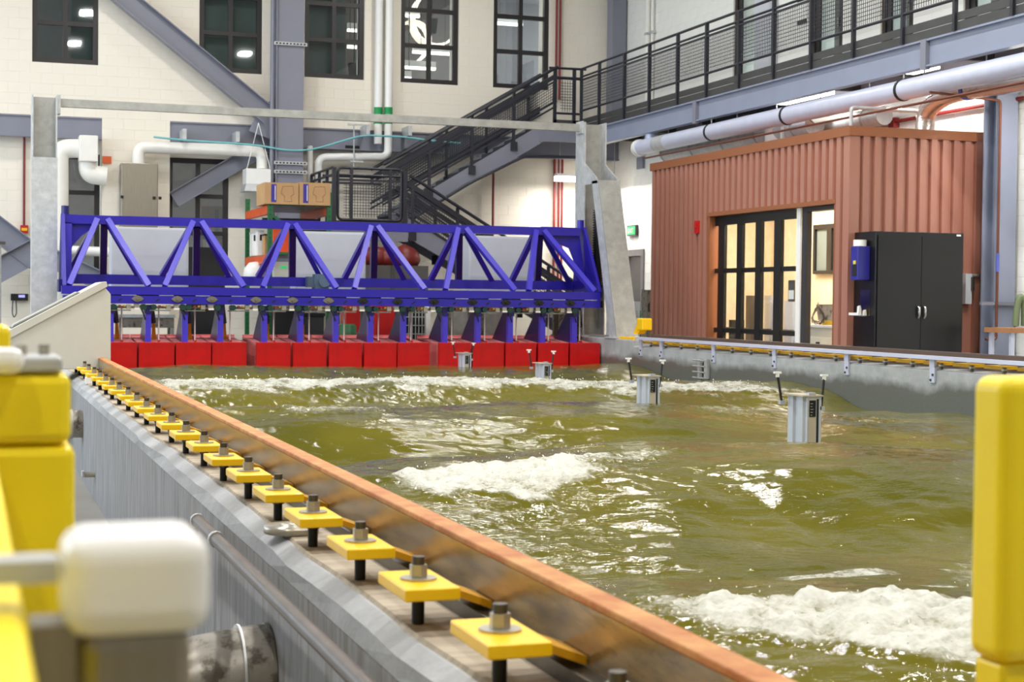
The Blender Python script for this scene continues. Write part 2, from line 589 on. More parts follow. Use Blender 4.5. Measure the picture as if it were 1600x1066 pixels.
for i, (a, b) in enumerate(UW):
    wnd = window_x(i + 1, a, b, YB + .06, WZ0, WZ1, [7.28, 8.09], m_glassd if i < 2 else m_glass)
    if i == 0: part('added_backing_panel', MB().box(b - .55, b - .05, YB + .32, YB + .34, WZ0, WZ1), m_tealgrey, wnd)  # added panel, its teal tone stands in for a reflection
    if i == 1: part('added_backing_panel', MB().box(a + .05, b - .05, YB + .32, YB + .34, WZ0, WZ1), m_greygreen, wnd)  # added panel in the tone of frosted glass
    if i == 2: part('added_backing_panel', MB().box(a + .05, b - .36, YB + .32, YB + .34, WZ0, WZ1), m_tealgrey, wnd)
for i, (a, b, c, d) in enumerate(LW):
    window_x(6 + i, a, b, YL + .05, c, d, [2.9, 3.72], m_glass)

# office lamps behind the upper windows (only the lit ones are seen)
for (x0, x1, yy, py, lab) in [(629, 655, 38.4, 24, 'short white lamp bar high behind the fourth upper window from the left'),
                              (645, 708, 38.0, 81, 'long white lamp bar across the middle of the fourth upper window'),
                              (628, 680, 37.6, 105, 'white lamp bar low behind the fourth upper window, above the lowest one'),
                              (628, 642, 37.2, 122, 'lowest short lamp bar at the foot of the fourth upper window'),
                              (772, 816, 37.8, 36, 'white lamp bar behind the fifth upper window over the stair'),
                              (543, 563, 38.0, 47, 'upper lamp bar at the right edge of the third upper window'),
                              (543, 563, 37.5, 73, 'lower lamp bar at the right edge of the third upper window')]:
    p, q = at(x0, py, Y=yy), at(x1, py, Y=yy)
    r_ = root('lamp_bar', lab, 'office lamp', ((p.x + q.x) / 2, yy, p.z), 'office lamp bars')
    part('housing', MB().box(p.x, q.x, yy - .06, yy + .06, p.z + .03, p.z + .17), m_white, r_)
    part('diffuser', MB().box(p.x, q.x, yy - .06, yy + .06, p.z - .03, p.z + .03), m_bar, r_)
    if p.z + .17 < 9.2:
        for xx in (p.x * .8 + q.x * .2, p.x * .2 + q.x * .8):
            part('cord', MB().cyl((xx, yy, p.z + .17), (xx, yy, 9.3), .008, 6), m_cable, r_)


def ring_shade(cx, py, yy, R0, h, lab):
    p = at(cx, py, Y=yy)
    mb = MB()
    n = 28
    vs, fs = [], []
    for k in range(n):
        a = 2 * math.pi * k / n
        for r, z in ((R0, h * .5), (R0, -h * .5), (R0 - .05, -h * .5), (R0 - .05, h * .5)):
            vs.append((p.x + r * math.cos(a), yy + z - .3 * math.sin(a), p.z + r * math.sin(a)))
    for k in range(n):
        for j in range(4):
            fs.append((k * 4 + j, k * 4 + (j + 1) % 4, ((k + 1) % n) * 4 + (j + 1) % 4, ((k + 1) % n) * 4 + j))
    mb.add(vs, fs, True)
    solo('ring_lamp', lab, 'office lamp', mb, m_cove)


ring_shade(683, 28, 38.9, .68, .5, 'big glowing ring lamp in the middle of the fourth upper window')
ring_shade(640, 68, 38.1, .5, .4, 'second glowing ring lamp, lower left in the fourth upper window')
for px_, py_, lab in ((676, 40, 'black loudspeaker hung in the fourth upper window'), (555, 110, 'black loudspeaker low in the third upper window')):
    p = at(px_, py_, Y=37.3)
    sp = root('loudspeaker', lab, 'loudspeaker', p, 'office loudspeakers')
    part('cabinet', MB().prism([(p.x - .13, p.y, p.z + .18), (p.x + .13, p.y, p.z + .18), (p.x + .09, p.y, p.z - .18), (p.x - .09, p.y, p.z - .18)], (0, .22, 0)), m_blackm, sp)
    part('bracket', MB().cyl((p.x, p.y + .1, p.z + .18), (p.x, p.y + .1, 9.3), .015, 6), m_blackm, sp)

# walkway-level doors in the right wall
for i, (a, b, c, d) in enumerate(RD):
    fr = MB()
    fr.box(XR + .03, XR + .15, a, a + .1, c, d).box(XR + .03, XR + .15, b - .1, b, c, d).box(XR + .03, XR + .15, a + .1, b - .1, d - .1, d)
    w = struct('door_%d' % (i + 2), fr, m_frame)
    lf = MB()
    lf.box(XR + .06, XR + .11, a + .1, a + .22, c, d - .1).box(XR + .06, XR + .11, b - .22, b - .1, c, d - .1)
    lf.box(XR + .06, XR + .11, a + .22, b - .22, c, c + .25).box(XR + .06, XR + .11, a + .22, b - .22, d - .3, d - .1)
    part('leaf', lf, m_frame, w)
    part('pane', MB().box(XR + .08, XR + .09, a + .22, b - .22, c + .25, d - .3), m_glassd, w)
    part('handle', MB().box(XR + .0, XR + .06, a + .16, a + .19, c + .95, c + 1.1), m_chrome, w)
# exit door
fr = MB().box(XR - .04, XR + .12, 33.80, 33.95, 0, 2.70).box(XR - .04, XR + .12, 34.82, 34.97, 0, 2.70).box(XR - .04, XR + .12, 33.95, 34.82, 2.55, 2.70)
d1 = struct('door_1', fr, M('grey_door_frame', (104, 102, 104), .45))
part('leaf', MB().box(XR + .03, XR + .08, 33.95, 34.82, 0, 2.55), M('dark_grey_door', (74, 74, 76), .45), d1)
part('handle', MB().box(XR - .03, XR + .03, 34.0, 34.12, 1.0, 1.06), m_chrome, d1)

# steel in the back wall
tb = MB()
for a, b in ((-8, 2.695), (4.14, XR)):
    tb.box(a, b, 35.44, 35.46, 4.86, 5.30).box(a, b, 35.40, 35.6, 4.84, 4.87).box(a, b, 35.40, 35.6, 5.27, 5.30)
struct('trim_1', tb, m_steel)
cx0, cx1 = 6.36, 6.96
cb = MB().box(cx0, cx1, 34.9, 34.93, 0, 11).box(cx0, cx1, 35.32, 35.35, 0, 11).box((cx0 + cx1) / 2 - .02, (cx0 + cx1) / 2 + .02, 34.93, 35.32, 0, 11)
col_w = root('steel_column', 'tall grey steel column up the back wall between the second and third upper windows', 'column', (6.66, 35.1, 0))
part('shaft', cb, m_steel, col_w)
for py in (67, 254, 268):
    p0, p1 = at(428, py, Y=34.86), at(480, py, Y=34.86)
    s = MB().box(p0.x, p1.x, 34.84, 34.895, p0.z - .035, p0.z + .035)
    st = part('strut_channel', s, m_galv, col_w)
    hs = MB()
    for k in range(9):
        xx = p0.x + .06 + k * (p1.x - p0.x - .12) / 8
        hs.box(xx - .022, xx + .022, 34.832, 34.84, p0.z - .015, p0.z + .015)
    part('slot', hs, m_blackm, st, kind='stuff')
cd = root('conduit', 'grey conduit running up beside the steel column on the back wall', 'conduit', (6.25, 34.86, 2))
part('tube', MB().cyl((6.26, 34.87, 2), (6.26, 34.87, 10.9), .045, 8), m_steel, cd)
part('tube', MB().cyl((6.36, 34.87, 2), (6.36, 34.87, 10.9), .02, 8), m_steel, cd)

# corner column on the right
cc = root('corner_column', 'grey steel column in the far right corner behind the walkway', 'column', (14.3, 35.1, 0))
part('shaft', MB().box(14.28, 14.62, 34.95, 35.0, 5.432, 11).box(14.28, 14.32, 35.0, 35.3, 5.432, 11), m_steel, cc)

# diagonal braces
def ibeam(mb, p, q, w, h, t=.02):
    p, q = Vector(p), Vector(q)
    d = (q - p).normalized()
    n = Vector((0, 1, 0))
    b = d.cross(n).normalized()
    # web faces the room (-Y); flanges above and below stick out
    mb.beam(p, q, t, h, up=b)
    for s in (-1, 1):
        o = b * (s * (h / 2 - t / 2))
        mb.beam(p + o, q + o, w, t, up=b)
    return mb


p, q = at(150, -40, Y=35.1), at(420, 182, Y=35.1)
solo('diagonal_brace', 'long grey diagonal beam across the wall from upper left to the column', 'beam', ibeam(MB(), p, q, .3, .42), m_steel)
p, q = at(272, 312, Y=35.58), at(425, 222, Y=35.58)
solo('diagonal_brace', 'short grey diagonal beam in front of the lower window beside the white pipe', 'beam', ibeam(MB(), p, q, .22, .36), m_steel)
g0 = at(425, 188, Y=35.05)
solo('gusset_plate', 'grey gusset plate where the diagonal beams meet the column', 'plate',
     MB().prism([(g0.x - .5, 35.08, g0.z - .25), (g0.x + .1, 35.08, g0.z - .45), (g0.x + .1, 35.08, g0.z + .5), (g0.x - .25, 35.08, g0.z + .3)], (0, .04, 0)), m_steel)
p, q = at(-20, 346, Y=35.0), at(62, 408, Y=35.0)
solo('diagonal_brace', 'grey diagonal beam sloping down to the gantry post at the left edge', 'beam', ibeam(MB(), p, q, .3, .5), m_steel)
p, q = at(-20, 432, Y=34.9), at(62, 388, Y=34.9)
solo('diagonal_brace', 'grey diagonal beam rising to the gantry post at the left edge', 'beam', ibeam(MB(), p, q, .3, .5), m_steel)
p, q = at(62, 395, Y=34.5), at(170, 445, Y=34.5)
solo('diagonal_brace', 'grey diagonal beam sloping down behind the left end of the blue truss', 'beam', ibeam(MB(), p, q, .3, .4), m_steel)

# ================================================================== BROWN CLAD OFFICE
BX, BY0, BY1, BZ = 12.2, 20.62, 27.69, 4.07
ob = root('clad_office', 'copper brown corrugated metal office box under the walkway', 'booth', (BX, BY0, 0))


def cladding(axis, plane, u0, u1, z0, z1, pitch=.2, d=.055):
    prof = []
    n = max(1, round((u1 - u0) / pitch))
    pt = (u1 - u0) / n
    for k in range(n):
        b = u0 + k * pt
        prof += [(b, 0), (b + .36 * pt, 0), (b + .42 * pt, -d), (b + .94 * pt, -d)]
    prof += [(u1, 0)]
    vs, fs = [], []
    for u, o in prof:
        for z in (z0, z1):
            vs.append((u, plane + o, z) if axis == 'x' else (plane + o, u, z))
    for k in range(len(prof) - 1):
        f = (k * 2, k * 2 + 2, k * 2 + 3, k * 2 + 1)
        fs.append(f if axis == 'x' else f[::-1])
    return MB().add(vs, fs)


DY0, DY1, DZ = 21.0, 25.20, 2.98
ys = [(BY0 + .1, DY0 - .05, 0), (DY1 + .05, 26.45, 0), (26.45, BY1, 0)] + [(DY0 - .05 + k * 1.075, DY0 - .05 + (k + 1) * 1.075, DZ + .06) for k in range(4)]
for a, b, z0 in ys:
    part('cladding_sheet', cladding('y', BX, a, b, z0, BZ - .1), m_brown, ob)
for a, b in ((BX + .1, 13.45), (13.45, 14.62)):
    part('cladding_sheet', cladding('x', BY0, a, b, 0, BZ - .1, .205), m_brown, ob)
part('cladding_sheet', cladding('x', BY1 + .02, BX, 14.62, 0, BZ - .1, .205), m_brown, ob)
part('corner_trim', MB().box(BX - .05, BX + .12, BY0 - .05, BY0 - .03, 0, BZ - .08).box(BX - .05, BX - .03, BY0 - .03, BY0 + .12, 0, BZ - .08), m_brown, ob)
part('corner_trim', MB().box(14.58, 14.66, BY0 - .05, BY0 - .03, 0, BZ - .08), m_brownd, ob)
part('roof_cap', MB().box(BX - .07, BX + .1, BY0 - .07, BY1 + .07, BZ - .12, BZ + .02).box(BX + .1, 14.66, BY0 - .07, BY0 + .1, BZ - .12, BZ + .02), m_brownd, ob)
part('roof', MB().box(BX + .05, 14.6, BY0 + .05, BY1, BZ - .2, BZ - .1), m_brownd, ob)
part('door_trim', MB().box(BX - .06, BX + .05, DY0 - .06, DY1 + .08, DZ, DZ + .07).box(BX - .045, BX + .16, DY1, DY1 + .08, 0, DZ).box(BX - .045, BX + .16, DY0 - .08, DY0, 0, DZ), m_brownd, ob)
lin = MB()
lin.box(14.62, 14.64, BY0, BY1, 0, 3.8).box(BX + .1, 14.62, BY0 + .06, BY0 + .1, 0, 3.8).box(BX + .1, 14.62, BY1 - .1, BY1 - .06, 0, 3.8)
lin.box(BX + .1, 14.62, BY0 + .1, BY1 - .1, 3.7, 3.75)
lin.box(BX + .06, BX + .1, BY0 + .06, DY0 - .08, 0, 3.8).box(BX + .06, BX + .1, DY1 + .08, BY1, 0, 3.8).box(BX + .06, BX + .1, DY0 - .08, DY1 + .08, DZ, 3.8)
part('lining', lin, m_int, ob)
area_light('office_box_lamp', (13.4, 24.3, 3.6), 1.2, 4.0, 230, (1, .93, .82))
# inner window on the back lining
iw = MB().box(14.54, 14.62, 24.55, 25.85, 2.03, 2.09).box(14.54, 14.62, 24.55, 25.85, 2.84, 2.92).box(14.54, 14.62, 25.79, 25.85, 2.09, 2.84).box(14.54, 14.62, 25.2, 25.36, 2.09, 2.84)
iwo = part('inner_window', iw, m_frame, ob)
part('pane', MB().box(14.59, 14.61, 24.55, 25.79, 2.09, 2.84), m_greygreen, iwo)

# glazed sliding door
gd = MB()
GY0, GY1 = at(1245, 400, X=BX + .1).y, DY1
gx0, gx1 = BX + .06, BX + .10
for z0, z1 in ((.02, .2), (.98, 1.06), (2.0, 2.08), (2.82, 2.98)):
    gd.box(gx0, gx1, GY0, GY1, z0, z1)
door = part('glazed_door', gd, m_bframe, ob, 'black framed glazed sliding door')
edges = [1122, 1152, 1181, 1211, 1243]
bars = [(1122, 1136), (1151, 1164), (1180, 1194), (1209, 1225)]
for a, b in bars:
    ya, yb = at(a, 400, X=gx0 - .01).y, at(b, 400, X=gx1 + .01).y
    part('stile', MB().box(gx0 - .01, gx1 + .01, yb, ya, .2, 2.82), m_bframe, door)
gaps = [(1136, 1151), (1164, 1180), (1194, 1209), (1225, 1245)]
for a, b in gaps:
    ya, yb = at(a, 400, X=BX + .1).y, at(b, 400, X=BX + .1).y
    for z0, z1 in ((.2, .98), (1.06, 2.0), (2.08, 2.82)):
        part('pane', MB().box(BX + .075, BX + .083, yb - .05, ya + .02, z0, z1), m_glass, door)
y1_, y2_, y3_, y4_ = at(1244, 400, X=BX + .04).y, at(1252, 400, X=BX + .06).y, at(1268, 400, X=BX + .14).y, at(1308, 400, X=BX + .1).y
part('door_post', MB().box(BX + .04, BX + .06, y2_, y1_, 0, DZ), m_white, ob, 'pale aluminium door post')
part('door_jamb', MB().box(BX + .06, BX + .14, y3_, y2_ - .005, 0, DZ), M('charcoal_jamb', (46, 47, 50), .45), ob, 'charcoal door jamb')
part('door_jamb', MB().box(BX + .02, BX + .2, y4_ - .02, y3_, DZ - .07, DZ), m_frame, ob, 'charcoal door head')
part('notice', MB().box(BX + .085, BX + .092, at(1243, 450, X=12.3).y, at(1233, 450, X=12.3).y, 1.52, 1.86), m_black, ob, 'black and white paper notice on the door')
part('notice', MB().box(BX + .080, BX + .084, at(1242, 450, X=12.3).y, at(1234, 450, X=12.3).y, 1.56, 1.70), m_white, ob, 'white sheet of the door notice')

# alarm on the cladding
p = at(1090, 355, X=BX - .06)
al = root('fire_alarm', 'small red fire alarm on the brown cladding left of the glazed door', 'alarm', p)
part('case', MB().box(p.x - .03, p.x + .03, p.y - .08, p.y + .08, p.z - .11, p.z + .11), m_reds, al)
part('horn', MB().box(p.x - .045, p.x - .03, p.y - .05, p.y + .05, p.z - .02, p.z + .06), m_reds, al)

# things inside the office
def rect_x(px0, py0, px1, py1, X):
    a, b = at(px0, py0, X=X), at(px1, py1, X=X)
    return min(a.y, b.y), max(a.y, b.y), min(a.z, b.z), max(a.z, b.z)


y0, y1, z0, z1 = rect_x(1262, 507, 1316, 540, 13.9)
wb = root('workbench', 'grey workbench with drawers inside the open office doorway', 'bench', (13.9, y0, 0))
part('top', MB().box(13.7, 14.5, y0 - .4, y1 + .1, z1 - .04, z1), m_grey, wb)
part('drawer_unit', MB().box(13.75, 14.4, y0 - .3, y1, .05, z1 - .04), m_console, wb)
for k in range(3):
    dr = part('drawer', MB().box(13.72, 13.75, y0 - .25, y1 - .05, .12 + k * .28, .36 + k * .28), m_console, wb)
    part('handle', MB().box(13.70, 13.72, (y0 + y1) / 2 - .15, (y0 + y1) / 2 - .05, .25 + k * .28, .28 + k * .28), m_blackm, dr)
zt = z1
mc = root('grey_machine', 'grey slanted machine standing on the workbench in the office doorway', 'machine', (14.0, 25.2, zt))
my0, my1 = at(1307, 480, X=13.95).y, at(1283, 480, X=13.95).y
part('body', MB().prism([(13.85, my0 - .15, zt + .08), (13.85, my1 - .08, zt + .08), (13.85, my1, zt + .35), (13.85, my0 - .15, zt + .36)], (.45, 0, 0)), m_stub, mc)
part('foot', MB().box(13.9, 14.2, my0, my1 - .1, zt, zt + .08), m_yel, mc, 'yellow foot')
p = at(1276, 482, X=13.75)
lp = []
for k in range(60):
    a = k * 2 * math.pi / 14
    rr = .15 + .03 * math.sin(k * 1.7)
    lp.append((13.78 + .05 * math.sin(k * .9), p.y + rr * math.cos(a), zt + .2 + rr * 1.1 * math.sin(a)))
solo('cable_coil', 'coil of grey cable beside the machine in the office doorway', 'cable', MB().tube(lp, .009, 6), m_iron)
for k, (a, b, t, mt, lab) in enumerate([(1139, 1148, 500, m_blackm, 'low dark equipment stack behind the first column of door panes'),
                                        (1165, 1174, 462, m_iron, 'tall dark equipment rack behind the second column of door panes'),
                                        (1194, 1203, 462, m_alu, 'shiny apparatus behind the third column of door panes'),
                                        (1225, 1238, 470, m_aluw, 'pale blue cabinet behind the last column of door panes')]):
    ya, yb = at(a, 500, X=13.4).y, at(b, 500, X=13.4).y
    zz = at((a + b) / 2, t, X=13.4).z
    eq = root('equipment_rack', lab, 'equipment', (13.4, (ya + yb) / 2, 0))
    part('frame', MB().box(13.4, 13.6, yb, ya, 0, zz), mt, eq)
    for j in range(3):
        part('shelf', MB().box(13.35, 13.42, yb - .03, ya + .03, .4 + j * .3, .44 + j * .3), m_boltd, eq)

# black steel cabinet with handles
CX0, CX1, CY, CZ = BX + .05, at(1503, 450, Y=20.0).x, 19.98, at(1370, 361, X=BX + .05).z
kb = root('storage_cabinet', 'tall black two-door steel cabinet against the brown metal wall', 'cabinet', (CX0, CY, 0))
part('body', MB().box(CX0, CX1, CY, BY0 - .06, 0, CZ), m_black, kb, bevel=.008)
xm = (CX0 + CX1) / 2 + .02
for a, b in ((CX0 + .03, xm - .004), (xm + .004, CX1 - .03)):
    dd = part('door', MB().box(a, b, CY - .018, CY - .002, .08, CZ - .06), m_black, kb)
    hx = xm + (-.05 if a < xm - .1 else .05)
    hz = at(1437, 487, Y=CY).z
    part('handle', MB().tube([(hx, CY - .02, hz + .07), (hx, CY - .06, hz + .05), (hx, CY - .06, hz - .05), (hx, CY - .03, hz - .09)], .018, 8), m_chrome, dd)
part('badge', MB().box(CX1 - .12, CX1 - .05, CY - .005, CY - .001, CZ - .045, CZ - .02), m_white, kb, 'small white badge')
# dispenser on its side
p = at(1343, 410, X=CX0)
y0, y1, z0, z1 = rect_x(1328, 380, 1360, 438, CX0 - .02)
dp = root('wipe_dispenser', 'blue wall dispenser with a white roll on the side of the black cabinet', 'dispenser', (CX0 - .1, y0, z0))
dx0 = CX0 - .2
part('body', MB().box(dx0, CX0, y0 + .05, y0 + .25, z0, z1 - .06), M('dispenser_blue', (44, 44, 140), .35), dp, bevel=.012)
part('roll', MB().cyl((dx0 + .09, y0 + .15, z1 - .06), (dx0 + .09, y0 + .15, z1 + .03), .095, 16), m_white, dp, 'white paper roll')
part('opening', MB().box(dx0 - .004, dx0, y0 + .08, y0 + .2, z0 + .06, z0 + .22), m_blackm, dp)
part('label', MB().box(dx0 - .006, dx0 - .003, y0 + .1, y0 + .17, z0 + .23, z0 + .28), M('yellow_label', (220, 210, 60), .6), dp, 'yellow label')
p = at(1340, 475, X=CX0 - .02)
hz0 = at(1340, 494, X=CX0).z
th = root('clear_tray', 'clear plastic tray of small packets on the side of the black cabinet', 'tray', (CX0 - .1, p.y, hz0))
part('back', MB().box(CX0 - .012, CX0, y0 + .02, y0 + .28, hz0, hz0 + .38), m_clear, th)
part('base', MB().box(CX0 - .2, CX0 - .012, y0 + .02, y0 + .28, hz0, hz0 + .012), m_clear, th)
part('lip', MB().box(CX0 - .2, CX0 - .19, y0 + .02, y0 + .28, hz0 + .012, hz0 + .05), m_white, th)
for k in range(5):
    a = Vector((CX0 - .17 + .03 * k, y0 + .06 + .04 * (k % 3), hz0 + .013))
    solo('packet', 'small %s packet, %s from the front in the clear tray' % (('clear', 'clear', 'yellow', 'clear', 'yellow')[k], ORD[k + 1]), 'packet',
         MB().prism([(a.x, a.y, a.z), (a.x + .05, a.y + .01, a.z), (a.x + .045, a.y + .015, a.z + .14 - .02 * k), (a.x + .01, a.y, a.z + .13 - .02 * k)], (.0, .05, 0)),
         m_white if k in (0, 1, 3) else m_yel, 'packets in the clear tray')

# switch box + conduit right of the cabinet
sx = at(1508, 450, Y=BY0 - .06)
sb = root('switch_box', 'grey metal switch box on the brown wall right of the black cabinet', 'switch box', (sx.x, BY0 - .1, 1.7))
zt_, zb_ = at(1508, 428, Y=BY0).z, at(1508, 475, Y=BY0).z
part('case', MB().box(sx.x - .06, sx.x + .05, BY0 - .16, BY0 - .045, zb_, zt_), m_grey, sb)
part('lever', MB().box(sx.x + .03, sx.x + .07, BY0 - .2, BY0 - .16, zb_ + .2, zt_ - .05), m_boltd, sb)
a = at(1510, 431, Y=BY0 - .1); b = at(1553, 450, Y=BY0 - .1)
solo('conduit', 'bent grey conduit from the switch box down to the floor', 'conduit', MB().tube(rounded([(a.x, BY0 - .12, a.z), (b.x, BY0 - .12, a.z), (b.x, BY0 - .12, .02)], .25), .03, 8), m_stub)

# near right column and bits
nc = root('steel_column', 'wide blue-grey steel column at the right edge beyond the brown office', 'column', (14.6, 19.6, 0))
x0 = at(1556, 300, Y=20.0).x
part('shaft', MB().box(x0, x0 + .36, 20.0, 20.03, 0, 4.95).box(x0, x0 + .36, 20.3, 20.33, 0, 4.95).box(x0 + .16, x0 + .2, 20.03, 20.3, 0, 4.95), m_bluegrey, nc)
xx = at(1562, 300, Y=19.9).x
zc_ = at(1560, 157, Y=19.92).z
solo('copper_pipe', 'thin copper pipe running down the wide steel column at the right edge', 'pipe',
     MB().tube(rounded([(xx - 1.2, 19.92, zc_ + .06), (xx, 19.92, zc_), (xx, 19.92, 1.0), (xx - .18, 19.92, 1.0)], .05), .02, 8), m_copper)
zz = at(1562, 412, Y=19.9).z
solo('pipe_label', 'blue and white label on the copper pipe', 'label', MB().cyl((xx, 19.92, zz - .12), (xx, 19.92, zz + .15), .026, 10), M('blue_label', (90, 100, 190), .5))
zz = at(1562, 474, Y=19.9).z
solo('pipe_rail', 'dark horizontal strut holding the copper pipe on the right column', 'strut', MB().box(xx - .25, xx + .6, 19.94, 19.985, zz - .03, zz + .02), m_steel)
p = at(1590, 516, Y=19.0)
tbz = p.z
tb_ = root('side_table', 'small wooden topped table with pale metal legs at the right edge', 'table', (p.x, 19.0, 0))
part('top', MB().box(p.x - .2, p.x + .6, 18.9, 19.5, tbz - .04, tbz + .03), m_wood, tb_)
for dx in (-.14, .5):
    for yy in (18.95, 19.42):
        part('leg', MB().box(p.x + dx, p.x + dx + .06, yy, yy + .05, 0, tbz - .04), m_aluw, tb_)
h0 = at(1592, 468, Y=19.7)
solo('hung_hose', 'olive hose bundle hanging at the right edge above the small table', 'hose',
     MB().tube(rounded([(h0.x - .05, 19.7, tbz + .05), (h0.x - .03, 19.7, h0.z - .1), (h0.x, 19.68, h0.z + .05), (h0.x + .08, 19.68, h0.z), (h0.x + .1, 19.7, tbz + .05)], .08), .05, 8), m_hosegreen)

# ================================================================== WALKWAY AND ITS RAILING
KX, KY0, KY1 = 13.2, 12.0, 34.2
wk = root('walkway', 'raised steel walkway along the right wall over the brown office', 'walkway', (KX, 24, 4.97))
bm = MB()
bm.box(KX + .06, KX + .08, KY0, KY1, 4.99, 5.34).box(KX, KX + .16, KY0, KY1, 4.965, 4.99).box(KX, KX + .16, KY0, KY1, 5.34, 5.368)
part('edge_beam', bm, m_bluegrey, wk)
for px in (1085, 1441):
    yy = at(px, 120, X=KX).y
    part('stiffener', MB().box(KX - .01, KX + .07, yy - .09, yy + .05, 4.93, 5.37), m_steel, wk)
part('deck', MB().box(KX + .03, XR - .02, KY0, KY1 + 1.15, 5.38, 5.43), m_deck, wk)
part('toe_board', MB().box(KX + .015, KX + .03, KY0, KY1, 5.37, 5.50).box(KX + .015, KX + .03, KY0, KY1, 5.512, 5.63), m_toe, wk)
for k in range(12):
    yy = KY0 + .9 + k * 1.9
    part('cross_joist', MB().box(KX + .1, XR - .05, yy, yy + .08, 5.15, 5.38), m_toe, wk)
part('inner_beam', MB().box(XR - .12, XR - .02, KY0, KY1, 5.0, 5.37), m_steel, wk)

PY = [at(x, 100, X=KX).y for x in (909, 937, 976, 1015, 1059, 1104, 1154.6, 1208.5, 1267, 1333, 1410, 1491, 1581)]
PY += [PY[-1] - 1.33 * k for k in range(1, 5)]


def wire_panel(mb, p00, p10, p01, p11, pitch=.06, w=.012):
    """wire mesh between four corners: p00-p10 is the bottom edge, p01-p11 the top edge"""
    p00, p10, p01, p11 = map(Vector, (p00, p10, p01, p11))
    def strip(a, b):
        d = (b - a).normalized()
        n = d.cross(Vector((0, 0, 1)))
        if n.length < .2: n = (p10 - p00).normalized()
        n = n.normalized() * w / 2
        m = d.cross(n).normalized() * w / 2
        mb.add([a - n, a + m, a + n, a - m, b - n, b + m, b + n, b - m], [(0, 1, 5, 4), (1, 2, 6, 5), (2, 3, 7, 6), (3, 0, 4, 7)])
    nu = max(2, int((p10 - p00).length / pitch))
    nv = max(2, int((p01 - p00).length / pitch))
    for i in range(1, nu):
        t = i / nu
        strip(p00.lerp(p10, t), p01.lerp(p11, t))
    for j in range(1, nv):
        t = j / nv
        strip(p00.lerp(p01, t), p10.lerp(p11, t))


rl = root('walkway_railing', 'dark steel railing with wire mesh infill along the raised walkway', 'railing', (KX, 24, 5.37))
part('handrail', MB().tube([(KX, KY1, 6.77), (KX, KY0, 6.77)], .028, 8), m_rail, rl)
part('middle_rail', MB().tube([(KX, KY1, 6.59), (KX, KY0, 6.59)], .024, 8).box(KX - .02, KX + .02, KY0, KY1, 6.50, 6.535), m_rail, rl)
part('lower_rail', MB().tube([(KX, KY1, 5.82), (KX, KY0, 5.82)], .026, 8), m_rail, rl)
for y in PY:
    part('post', MB().box(KX - .03, KX + .03, y - .03, y + .03, 5.37, 6.77), m_rail, rl)
for i in range(len(PY) - 1):
    mb = MB()
    wire_panel(mb, (KX, PY[i] - .04, 5.85), (KX, PY[i + 1] + .04, 5.85), (KX, PY[i] - .04, 6.5), (KX, PY[i + 1] + .04, 6.5))
    part('mesh_panel', mb, m_wire, rl, kind='stuff')

# notice and column on the upper wall
p = at(1254, 12, X=XR - .02)
nt_ = root('door_notice', 'white notice with black bands on the upper wall behind the walkway mesh', 'notice', p)
part('sheet', MB().box(XR - .03, XR - .015, p.y - .18, p.y + .18, p.z - .3, p.z + .25), m_white, nt_)
part('band', MB().box(XR - .035, XR - .03, p.y - .18, p.y + .18, p.z - .3, p.z - .22), m_blackm, nt_)
part('band', MB().box(XR - .035, XR - .03, p.y - .18, p.y + .18, p.z + .12, p.z + .25), m_blackm, nt_)
gcol = root('steel_column', 'pale grey column on the upper right wall beside the dark walkway door', 'column', (XR - .15, 27.9, 5.43))
part('shaft', MB().box(XR - .2, XR - .02, 27.55, 28.15, 5.43, 11), m_grey, gcol)
for k, (px, lab) in enumerate(((1012, 'left of the two white downpipes on the upper right wall'), (1019, 'right of the two white downpipes on the upper right wall'))):
    yy = at(px, 60, X=XR - .08).y
    dpz = root('downpipe', lab, 'pipe', (XR - .08, yy, 5.43), 'downpipes')
    part('tube', MB().cyl((XR - .08, yy, 5.43), (XR - .08, yy, 10.9), .055 if k == 0 else .035, 10), m_duct, dpz)
    part('clip', MB().box(XR - .14, XR - .02, yy - .07, yy + .07, 7.55, 7.6), m_galv, dpz)

# ================================================================== STAIRS
SY = 34.2
def flight(name, label, x0, z0, x1, z1, y0, y1, post_px, yrail, n_tread, rail0, rail1, group):
    """stringers + treads; rails follow the slope"""
    st = root(name, label, 'stair', (x0, y0, min(z0, z1)))
    for yy in (y0, y1 - .05):
        part('stringer', MB().prism([(x0, yy, z0), (x1, yy, z1), (x1, yy, z1 - .42), (x0, yy, z0 - .42)], (0, .05, 0)), m_steel, st)
    for k in range(n_tread):
        t = (k + .5) / n_tread
        xx, zz = x0 + (x1 - x0) * t, z0 + (z1 - z0) * t
        part('tread', MB().box(xx - .14, xx + .14, y0 + .05, y1 - .05, zz - .12, zz - .08), m_deck, st)
        rx = xx + (.13 if z1 > z0 else -.14)
        part('riser', MB().box(rx, rx + .01, y0 + .05, y1 - .05, zz - .08, zz + .06), m_deck, st)
        part('riser', MB().box(xx - .02, xx - .01, y0 + .05, y1 - .05, zz - .28, zz - .12), m_deck, st)
    return st


